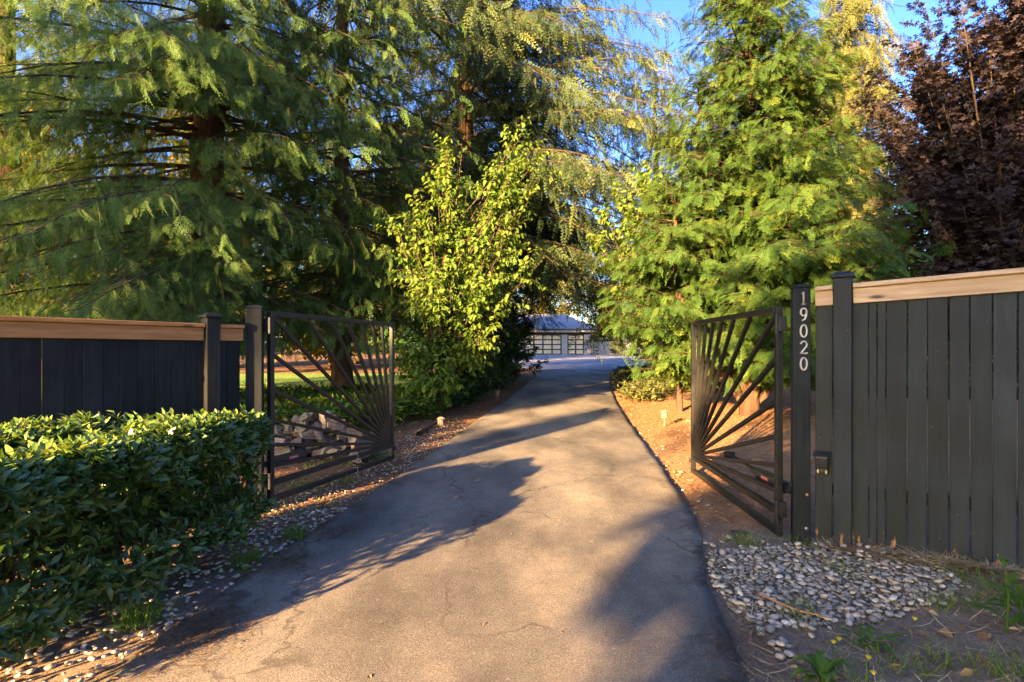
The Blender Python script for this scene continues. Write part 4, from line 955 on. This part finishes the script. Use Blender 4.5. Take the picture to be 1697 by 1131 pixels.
def sample(n, x0, x1, y0, y1, keep, seed):
    r = np.random.default_rng(seed); x = r.uniform(x0, x1, n*4); y = y0+(y1-y0)*r.uniform(0, 1, n*4)**1.2
    m = keep(x, y); x, y = x[m][:n], y[m][:n]; return np.c_[x, y, gz(x, y)]
lobe = lambda x, y: 0.35*np.sin(y*1.1)+0.25*np.sin(x*2.3+y*0.7)
cover('spurge_bed', 'green leafy ground cover between the firewood and the lawn', sample(5200, -9, -1.5, 9.0, 14.8, lambda x, y: (x < -1.75+(y-11)*0.16-0.25*np.sin(y*2)) & (y > 9.2+0.3*np.sin(x*2)), 61), SLEAF, M['cover_leaf'], 0.15, 0.42, 5, 0.55, 0.5, 61)
cover('ivy_bed', 'low mixed ground cover on the right bank past the tan mulch', sample(2600, 2.6, 9.5, 13.6, 27.0, lambda x, y: (x > dright(y)+0.25+0.15*np.sin(y*2)) & (y > 14.0+(x-3)*0.55+0.4*np.sin(x*3)) & (x < dright(y)+3.2), 62), SLEAF, M['spruce_leaf'], 0.15, 0.30, 5, 0.35, 0.6, 62)
cover('ivy_bed', 'dark ground cover along the left driveway edge under the shrubs', sample(1500, -3.2, 0.6, 12.5, 25, lambda x, y: (x < dleft(y)-0.75) & (x > dleft(y)-2.2), 63), SLEAF, M['yew_leaf'], 0.15, 0.30, 5, 0.4, 0.5, 63)
def t_blade(): return np.array([(-0.02, 0, 0), (0.02, 0, 0), (0.016, 0.55, 0.04), (-0.016, 0.55, 0.04), (0.002, 1, 0.22), (-0.002, 1, 0.22)]), np.array([(0, 1, 2, 3), (3, 2, 4, 5)]), np.array([0, 0.1])
BLADE = [t_blade()]
def blades(name, label, P, mat, size, tint0, tvar, seed, upv=1.2, spread=0.6, cat='grass', kind='stuff'):
    r = np.random.default_rng(seed); n = len(P); A = Acc()
    D = np.c_[r.normal(0, spread, (n, 2)), np.full(n, upv)]; N = np.c_[r.normal(0, 1, (n, 2)), r.uniform(0, 0.6, n)]
    A.scatter(BLADE[0], P, D, N, size*r.uniform(0.5, 1.3, n), np.clip(tint0+r.normal(0, tvar, n), 0, 1))
    return tag(A.obj(name, mat), label, cat, kind=kind)
blades('lawn_grass', 'short bright grass of the lawn beyond the ground cover', sample(26000, -16, -3.2, 14.5, 26, lambda x, y: x < 99, 64), M['grass'], 0.11, 0.5, 0.2, 64)
def clumps(cs, per, rad, seed):
    r = np.random.default_rng(seed); out = []
    for (x, y) in cs:
        p = np.c_[x+r.normal(0, rad, per), y+r.normal(0, rad, per)]; out.append(np.c_[p, gz(p[:, 0], p[:, 1])-0.005])
    return np.concatenate(out)
gl = [gpt(*q) for q in ((470, 800), (500, 805), (560, 770), (600, 760), (632, 757), (520, 812), (575, 800), (545, 835), (480, 850), (455, 690+110), (640, 762), (520, 775))]
blades('grass_tufts', 'small green grass tufts under the left gate leaf', clumps(gl, 90, 0.09, 65), M['grass'], 0.09, 0.45, 0.25, 65)
gr = [gpt(*q) for q in ((1325, 1020), (1590, 975), (1560, 1015), (1615, 1015), (1690, 1020), (1640, 1115), (1690, 1125), (1500, 1110), (1420, 1125), (1560, 1100), (1230, 900), (1240, 905), (1330, 905), (1660, 1000), (1390, 950))]
blades('grass_tufts', 'thin green grass tufts around the pebble heap on the right', clumps(gr, 60, 0.06, 66), M['grass'], 0.10, 0.55, 0.3, 66)
blades('grass_tufts', 'grass tuft growing from the gravel under the hedge', clumps([gpt(225, 1040), gpt(240, 1030), gpt(405, 935), gpt(490, 893)], 110, 0.06, 67), M['grass'], 0.13, 0.35, 0.25, 67)
# dry straw along the fence foot and on the bare soil
def flat_scatter(name, label, P, temp, mat, size, tint0, tvar, seed, lift=0.006, tilt=0.25, cat='litter'):
    r = np.random.default_rng(seed); n = len(P); A = Acc(); P = P.copy(); P[:, 2] += lift+r.uniform(0, 0.01, n)
    th = r.uniform(0, 2*PI, n); D = np.c_[np.cos(th), np.sin(th), r.normal(0, tilt*0.4, n)]; N = np.c_[r.normal(0, tilt, (n, 2)), np.ones(n)]
    A.scatter(temp, P, D, N, size*r.uniform(0.5, 1.4, n), np.clip(tint0+r.normal(0, tvar, n), 0, 1))
    return tag(A.obj(name, mat), label, cat, kind='stuff')
rr_ = np.random.default_rng(68)
tt_ = rr_.uniform(0.1, 1.6, 1500); off = np.abs(rr_.normal(0, 0.07, 1500))+0.03
sp = np.c_[2.30+0.8*tt_-0.6*off, 4.24-0.6*tt_-0.8*off]; sp = np.c_[sp, gz(sp[:, 0], sp[:, 1])]
flat_scatter('straw_litter', 'dry straw drifted along the foot of the right fence', sp, BLADE[0], M['straw'], 0.16, 0.55, 0.25, 68, 0.01, 0.3)
flat_scatter('dry_grass', 'dry trampled grass and stems on the bare soil at lower right', sample(9500, 1.1, 4.6, 1.6, 4.4, lambda x, y: x > dright(y)+0.03, 69), BLADE[0], M['straw'], 0.09, 0.45, 0.3, 69, 0.004, 0.35)
flat_scatter('leaf_litter', 'curled tan fallen leaves scattered on the soil at lower right', sample(260, 1.1, 4.0, 1.8, 3.4, lambda x, y: x > dright(y)+0.1, 70), LEAF[1], M['dry_leaf'], 0.055, 0.6, 0.3, 70, 0.012, 0.4)
flat_scatter('leaf_litter', 'small fallen leaves on the mulch behind the gates', sample(420, -5, 6.5, 5, 16, lambda x, y: (x < dleft(y)-0.1) | (x > dright(y)+0.1), 71), LEAF[1], M['dry_leaf'], 0.06, 0.7, 0.3, 71, 0.012, 0.4)
# needles swept to the driveway edge
npz = np.concatenate([clumps([gpt(*q)], k, s_, 72+i) for i, (q, k, s_) in enumerate((((555, 884), 900, 0.13), ((470, 940), 1100, 0.13), ((485, 925), 600, 0.1), ((345, 1040), 1700, 0.14), ((315, 1065), 1200, 0.14), ((650, 800), 500, 0.12), ((800, 690), 400, 0.2), ((1125, 830), 400, 0.12), ((250, 1110), 300, 0.15), ((520, 890), 400, 0.12), ((1150, 880), 350, 0.12), ((1230, 1060), 500, 0.10), ((1215, 1110), 500, 0.12), ((1170, 930), 250, 0.1)))])
npz[:, 2] = prof(npz[:, 1])+0.016
flat_scatter('needle_litter', 'brown needle litter lying on the asphalt edge', npz, BLADE[0], M['needle_litter'], 0.045, 0.45, 0.3, 73, 0.0, 0.15)
npr = sample(1600, -2, 2.6, 2, 12, lambda x, y: (x > dleft(y)+0.05) & (x < dright(y)-0.05), 74); npr[:, 2] = prof(npr[:, 1])+0.016
flat_scatter('needle_litter', 'sparse single needles and crumbs over the driveway', npr, BLADE[0], M['needle_litter'], 0.03, 0.6, 0.35, 74, 0.0, 0.1)
lvs = sample(60, -2, 3.2, 2, 16, lambda x, y: (x > dleft(y)+0.03) & (x < dright(y)-0.03), 77); lvs[:, 2] = prof(lvs[:, 1])+0.014
flat_scatter('leaf_litter', 'few small dry leaves lying on the driveway', lvs, LEAF[1], M['dry_leaf'], 0.03, 0.4, 0.3, 77, 0.004, 0.3)
# bark chips
CHIP = (np.array([(-0.2, 0, 0), (0.2, 0.03, 0.02), (0.16, 0.95, 0.04), (-0.15, 1, 0), (0.0, 0.1, 0.16), (0.0, 0.9, 0.15)]), np.array([(0, 4, 5, 3), (4, 1, 2, 5)]), np.array([0, 0.08]))
flat_scatter('bark_chips', 'tan bark chips covering the bank right of the driveway', sample(12000, 1.4, 8.5, 4.7, 15.5, lambda x, y: (x > dright(y)+0.02), 75), CHIP, M['chip'], 0.036, 0.40, 0.18, 75, 0.0, 0.22)
flat_scatter('bark_chips', 'brown bark chips along the left driveway edge', sample(9000, -5.5, 1.0, 4.6, 20, lambda x, y: (x < dleft(y)-0.02), 76), CHIP, M['chip'], 0.04, 0.25, 0.25, 76, 0.0, 0.25)

# ------------------------------------------------------------------ pebbles
def t_stone(seed, sx, sy, sz):
    r = np.random.default_rng(seed); bm = bmesh.new(); bmesh.ops.create_cube(bm, size=2.0); bmesh.ops.subdivide_edges(bm, edges=bm.edges[:], cuts=1, use_grid_fill=True)
    v = np.array([x.co[:] for x in bm.verts]); v = nrm(v)*(1+r.normal(0, 0.05, (len(v), 1))); q = np.array([[w_.index for w_ in f.verts] for f in bm.faces]); bm.free()
    return v*np.array([sx, sy, sz])*0.5, q, np.zeros(len(q))
STONE = [t_stone(i, 1.0, R.uniform(0.62, 0.85), R.uniform(0.34, 0.52)) for i in range(6)]
def pebble_heap():
    r = np.random.default_rng(80)
    poly = np.array([gpt(*q) for q in ((1158, 928), (1185, 912), (1250, 908), (1330, 903), (1400, 892), (1480, 920), (1565, 962), (1600, 985), (1570, 1005), (1470, 1030), (1380, 1035), (1270, 1045), (1215, 1010), (1180, 965))])
    def inside(x, y):
        c = np.zeros(len(x), bool); j = len(poly)-1
        for i in range(len(poly)):
            (xi, yi), (xj, yj) = poly[i], poly[j]; c ^= ((yi > y) != (yj > y)) & (x < (xj-xi)*(y-yi)/(yj-yi+1e-12)+xi); j = i
        return c
    pts = []; tries = 0
    while len(pts) < 1150 and tries < 60000:
        tries += 1; x = r.uniform(poly[:, 0].min(), poly[:, 0].max()); y = r.uniform(poly[:, 1].min(), poly[:, 1].max())
        if not inside(np.array([x]), np.array([y]))[0] and r.uniform() > 0.012: continue
        if x < dright(y)+0.03: continue
        s = 0.024+0.040*r.uniform(0, 1)**1.5
        if all((x-a)**2+(y-b)**2 > (0.38*(s+c))**2 for a, b, c, _ in pts): pts.append((x, y, s, 0))
    for (qx, qy) in ((1283, 1065), (1298, 1062), (1290, 1078), (1306, 1072), (1293, 1090), (1260, 1045), (1250, 1030), (1278, 1068), (1308, 1085), (1345, 1055), (1262, 1052)):
        x, y = gpt(qx, qy); pts.append((x, y, r.uniform(0.045, 0.06), 0))
    base = len(pts)
    for k in range(160):
        x, y, s, _ = pts[r.integers(0, base)]; pts.append((x+r.normal(0, 0.03), y+r.normal(0, 0.03), r.uniform(0.03, 0.055), 1))
    pts = sorted(pts, key=lambda p: -(p[2]/math.hypot(p[0], p[1])))
    mesh = []
    for i, t in enumerate(STONE):
        o = build('pebble', t[0], [t[1]], M['pebble'], None, None, True); mesh.append(o.data); bpy.data.objects.remove(o)
    A = Acc()
    for k, (x, y, s, up) in enumerate(pts):
        z = float(gz(x, y))+s*0.10+(0.028 if up else 0); i = int(r.integers(0, 6)); th = r.uniform(0, 2*PI); a = r.normal(0, 0.2, 2)
        if k < 300:
            o = bpy.data.objects.new('pebble', mesh[i]); COL.objects.link(o); o.location = (x, y, z); o.rotation_euler = (a[0], a[1], th); o.scale = (s, s, s)
            hue = r.uniform(0, 1); o['hue'] = hue
            cn = 'dark grey' if hue < 0.18 else 'grey' if hue < 0.4 else 'tan' if hue < 0.58 else 'mid grey' if hue < 0.78 else 'buff' if hue < 0.94 else 'whitish'
            pl = 'at the asphalt side of the heap' if x < dright(y)+0.28 else 'at the foot of the numbered post' if y > 3.95 else 'on the fence side of the heap' if x > 2.35 else 'at the near edge of the heap' if y < 3.2 else 'in the middle of the heap'
            sz = 'large' if s > 0.056 else 'small'
            tag(o, '%s smooth %s river pebble %s' % (sz, cn, pl), 'pebble', 'river pebbles heaped by the right fence')
        else:
            d = np.array([[math.cos(th), math.sin(th), a[0]]]); A.scatter(STONE[i], [[x, y, z]], d, np.array([[a[1], 0, 1.0]]), [s], [np.clip(r.normal(0.45, 0.27), 0, 1)])
    tag(A.obj('pebble_bed', M['gravel'], smooth=True), 'remaining small river pebbles of the heap beside the right fence', 'pebbles', kind='stuff')
pebble_heap()
def gravel(name, label, P, s0, s1, seed, tint=0.45):
    r = np.random.default_rng(seed); n = len(P); A = Acc(); k = r.integers(0, 6, n); S = r.uniform(s0, s1, n); th = r.uniform(0, 2*PI, n)
    P = P.copy(); P[:, 2] += S*0.12
    D = np.c_[np.cos(th), np.sin(th), r.normal(0, 0.15, n)]; N = np.c_[r.normal(0, 0.2, (n, 2)), np.ones(n)]; T = np.clip(r.normal(tint, 0.27, n), 0, 1)
    for i in range(6):
        m = k == i; A.scatter(STONE[i], P[m], D[m], N[m], S[m], T[m])
    return tag(A.obj(name, M['gravel'], smooth=True), label, 'gravel', kind='stuff')
gravel('gravel_strip', 'rounded gravel between the hedge foot and the asphalt', sample(720, -2.9, -1.4, 1.6, 5.2, lambda x, y: (x < dleft(y)-0.01) & (x > dleft(y)-0.62), 81), 0.018, 0.048, 81, 0.5)
gravel('gravel_strip', 'small stones in the verge under the left gate', sample(1100, -3.0, -0.7, 4.8, 10.5, lambda x, y: (x < dleft(y)-0.01) & (x > dleft(y)-0.85), 82), 0.012, 0.03, 82, 0.45)
gravel('gravel_strip', 'few pale stones along the right asphalt edge', sample(22, 1.4, 2.6, 4.3, 10, lambda x, y: (x > dright(y)+0.01) & (x < dright(y)+0.35), 83), 0.015, 0.04, 83, 0.6)

# ------------------------------------------------------------------ firewood
def log_mesh(seed):
    r = random.Random(seed); L = r.uniform(0.34, 0.44); ra = r.uniform(0.11, 0.165); an = math.radians(r.uniform(70, 165)); bm = bmesh.new()
    n = 7; rings = []
    for xx in (-L/2, -L/4, 0, L/4, L/2):
        k = 1+r.uniform(-0.06, 0.06); pts = [(0+r.uniform(-0.01, 0.01), r.uniform(-0.01, 0.01))]+[(ra*k*math.cos(an*(i/(n-1)-0.5))*r.uniform(0.95, 1.04), ra*k*math.sin(an*(i/(n-1)-0.5))*r.uniform(0.95, 1.04)) for i in range(n)]
        rings.append([bm.verts.new((xx+r.uniform(-0.012, 0.012), a-ra*0.45, b)) for a, b in pts])
    m = n+1
    for q in range(4):
        for i in range(m):
            f = bm.faces.new((rings[q][i], rings[q][(i+1) % m], rings[q+1][(i+1) % m], rings[q+1][i])); f.material_index = 0 if i in (0, m-1) else 1
    bm.faces.new(rings[0]); bm.faces.new(rings[-1][::-1]); bmesh.ops.recalc_face_normals(bm, faces=bm.faces)
    me = bpy.data.meshes.new('firewood_log'); bm.to_mesh(me); bm.free(); me.materials.append(M['split_wood']); me.materials.append(M['log_bark'])
    return me
LOGS = [log_mesh(i) for i in range(10)]
rl = random.Random(4)
for lay, (cnt, zz, wx, wy) in enumerate(((34, 0.06, 0.88, 0.55), (28, 0.17, 0.76, 0.44), (20, 0.28, 0.6, 0.32), (12, 0.39, 0.42, 0.22), (5, 0.49, 0.25, 0.1))):
    for k in range(cnt):
        f = 2*(k+0.5)/cnt-1; x = -2.80+wx*f+rl.uniform(-0.08, 0.08); y = 7.78+wy*rl.uniform(-1, 1)
        o = bpy.data.objects.new('firewood_log', LOGS[rl.randrange(10)]); COL.objects.link(o)
        o.location = (x, y, float(gz(x, y))+zz+rl.uniform(-0.02, 0.04)); o.rotation_euler = (rl.uniform(0, 6.28), rl.uniform(-0.5, 0.5), rl.uniform(0, 3.14)); o.scale = [rl.uniform(0.58, 0.85)]*3
        where = ('left end', 'middle', 'right end')[0 if f < -0.34 else 1 if f < 0.34 else 2]
        row = ('bottom layer', 'second layer', 'third layer', 'fourth layer', 'top')[lay]
        tag(o, 'split firewood log, %s of the %s in the heap behind the left gate' % (where, row), 'firewood', 'firewood logs, %s %s' % (row, where))

# ------------------------------------------------------------------ path lights
def path_light(px, py, h, label):
    x, y = gpt(px, py); z = float(gz(x, y)); t = empty('path_light', (x, y, z), label, 'path light', 'path lights along the drive'); m = M['lamp_copper']
    box('stake', (0.022, 0.022, h+0.06), (0, 0, (h-0.06)/2), m, t, 0.003)
    bm = bmesh.new(); r = bmesh.ops.create_cone(bm, cap_ends=True, segments=6, radius1=0.045, radius2=0.062, depth=0.12); bmobj('lantern', bm, M['lamp_copper'], t).location = (0, 0, h+0.065)
    bm = bmesh.new(); bmesh.ops.create_cone(bm, cap_ends=True, segments=6, radius1=0.095, radius2=0.03, depth=0.035); bmobj('lantern_roof', bm, m, t).location = (0, 0, h+0.145)
    for q in range(6): box('rib', (0.008, 0.008, 0.12), (0.058*math.cos(q*PI/3), 0.058*math.sin(q*PI/3), h+0.066), m, t)
path_light(731, 707, 0.02, 'low copper path light at the foot of the left dogwood')
path_light(1101, 707, 0.15, 'copper path light standing alone on the tan mulch')
path_light(1050, 660, 0.17, 'copper path light at the edge of the right ground cover')
path_light(824, 664, 0.12, 'copper path light beside the dark shrubs on the left')

# ------------------------------------------------------------------ weeds, twig, scrap
def rosette(px, py, n, ln, label, seed, upv=0.5):
    r = np.random.default_rng(seed); x, y = gpt(px, py, 0.04); z = float(gz(x, y)); t = empty('dandelion_plant', (x, y, z), label, 'weed')
    for k in range(n):
        th = k*2.4+r.uniform(-0.3, 0.3); d = np.array([math.cos(th), math.sin(th), 0]); L = ln*r.uniform(0.7, 1.15); e = upv*r.uniform(0.6, 1.3); V = []; Qd = []
        for i in range(7):
            u = i/6; c = d*L*u*math.cos(e*0.6)+np.array([0, 0, L*(e*u-e*0.75*u*u)+0.004]); wv = (0.005+0.019*math.sin(u*PI*0.85))*(0.45 if i % 2 and i < 6 else 1)*ln/0.2
            if i == 6: wv = 0.002
            s = np.array([-d[1], d[0], 0]); V += [c-s*wv+[0, 0, wv*0.4], c, c+s*wv+[0, 0, wv*0.4]]
        for i in range(6):
            b = 3*i; Qd += [(b, b+1, b+4, b+3), (b+1, b+2, b+5, b+4)]
        build('leaf', V, [Qd], M['grass'], t, np.clip(0.4+r.normal(0, 0.15)+np.zeros(12), 0, 1), True)
rosette(1447, 1052, 8, 0.17, 'dandelion rosette at the lower edge of the pebble heap', 91)
rosette(1425, 1060, 6, 0.10, 'smaller weed rosette just left of the dandelion at the pebbles', 92)
rosette(1362, 1120, 14, 0.20, 'lush weed clump at the bottom edge near the asphalt', 93, 1.3)
rosette(405, 942, 7, 0.09, 'little weed in the gravel at the hedge foot', 94, 1.2)
rosette(1282, 915, 6, 0.06, 'tiny weed in front of the right gate hinge', 95, 1.0)
def tall_weed(px, py, h, label, seed):
    r = np.random.default_rng(seed); x, y = gpt(px, py, 0.06); z = float(gz(x, y)); t = empty('thistle_weed', (x, y, z), label, 'weed'); S = Acc()
    S.tube(np.array([(0, 0, -0.02), (0.01, 0, h*0.5), (-0.01, 0.01, h)]), np.array([0.006, 0.005, 0.003]), 6, 0.3); S.obj('stem', M['grass'], t, True)
    for k in range(13):
        f = (k+1)/13; th = k*2.4; A = Acc(); A.scatter(LAUREL[k % 3], np.array([[0, 0, h*f]]), np.array([[math.cos(th), math.sin(th), 0.45]]), np.array([[0, 0, 1.0]]), [0.14*(1.15-0.6*f)], [0.2+0.2*f]); A.obj('leaf', M['grass'], t, True)
tall_weed(1668, 1040, 0.36, 'tall leafy weed in front of the fence at the right edge', 96)
tall_weed(1690, 1030, 0.2, 'shorter leafy weed beside the tall one at the right edge', 97)
M['petal'] = surf('petal', [(0.3, (0.75, 0.45, 0.01)), (0.7, (0.85, 0.6, 0.03))], 20, 0.6, 0)
for k, (px, py, lb) in enumerate(((1380, 1073, 'yellow flower left of a pair near the rosette'), (1389, 1068, 'yellow flower right of a pair near the rosette'), (1438, 1100, 'single yellow flower below the dandelion rosette'), (1446, 1126, 'yellow flower at the bottom edge of the picture'), (1515, 1036, 'yellow flower alone on the dry soil right of the rosette'))):
    x, y = gpt(px, py+8); z = float(gz(x, y)); t = empty('yellow_flower', (x, y, z), lb, 'flower', 'yellow weed flowers'); S = Acc()
    S.tube(np.array([(0, 0, -0.01), (0.004, 0, 0.045)]), 0.002, 5, 0.3); S.obj('stem', M['grass'], t)
    bm = bmesh.new(); bmesh.ops.create_cone(bm, cap_ends=True, segments=10, radius1=0.004, radius2=0.013, depth=0.012); bmobj('flower_head', bm, M['petal'], t).location = (0.004, 0, 0.05)
A = Acc(); p0 = gpt(1258, 985, 0.04); p1 = gpt(1320, 1013, 0.04); p2 = gpt(1378, 1026, 0.04)
A.tube(np.array([(a, b, float(gz(a, b))+0.045) for a, b in (p0, ((p0[0]+p1[0])/2, (p0[1]+p1[1])/2-0.01), p1, p2)]), np.array([0.008, 0.007, 0.006, 0.003]), 6)
tag(A.obj('fallen_twig', M['rust'], smooth=True), 'thin brown fallen twig lying across the pebble heap', 'twig')
A = Acc(); p0 = gpt(693, 722); p1 = gpt(722, 704)
A.tube(np.array([(a, b, float(gz(a, b))+0.03) for a, b in (p0, ((p0[0]+p1[0])/2, (p0[1]+p1[1])/2), p1)]), np.array([0.04, 0.035, 0.02]), 7)
tag(A.obj('fallen_branch', M['bark'], smooth=True), 'grey fallen branch lying beside the low path light', 'branch')
sx_, sy_ = gpt(1222, 884); bm = bmesh.new()
bbox(bm, (0.10, 0.035, 0.02), (0, 0, 0.012), 0.005, Matrix.Rotation(-0.3, 3, 'Z')); bbox(bm, (0.05, 0.05, 0.008), (0.06, -0.02, 0.010), 0.003, Matrix.Rotation(0.5, 3, 'Z'))
o = bmobj('plastic_scrap', bm, M['black_plastic']); o.location = (sx_, sy_, float(gz(sx_, sy_))); tag(o, 'broken piece of dark plastic on the soil before the right gate', 'scrap')
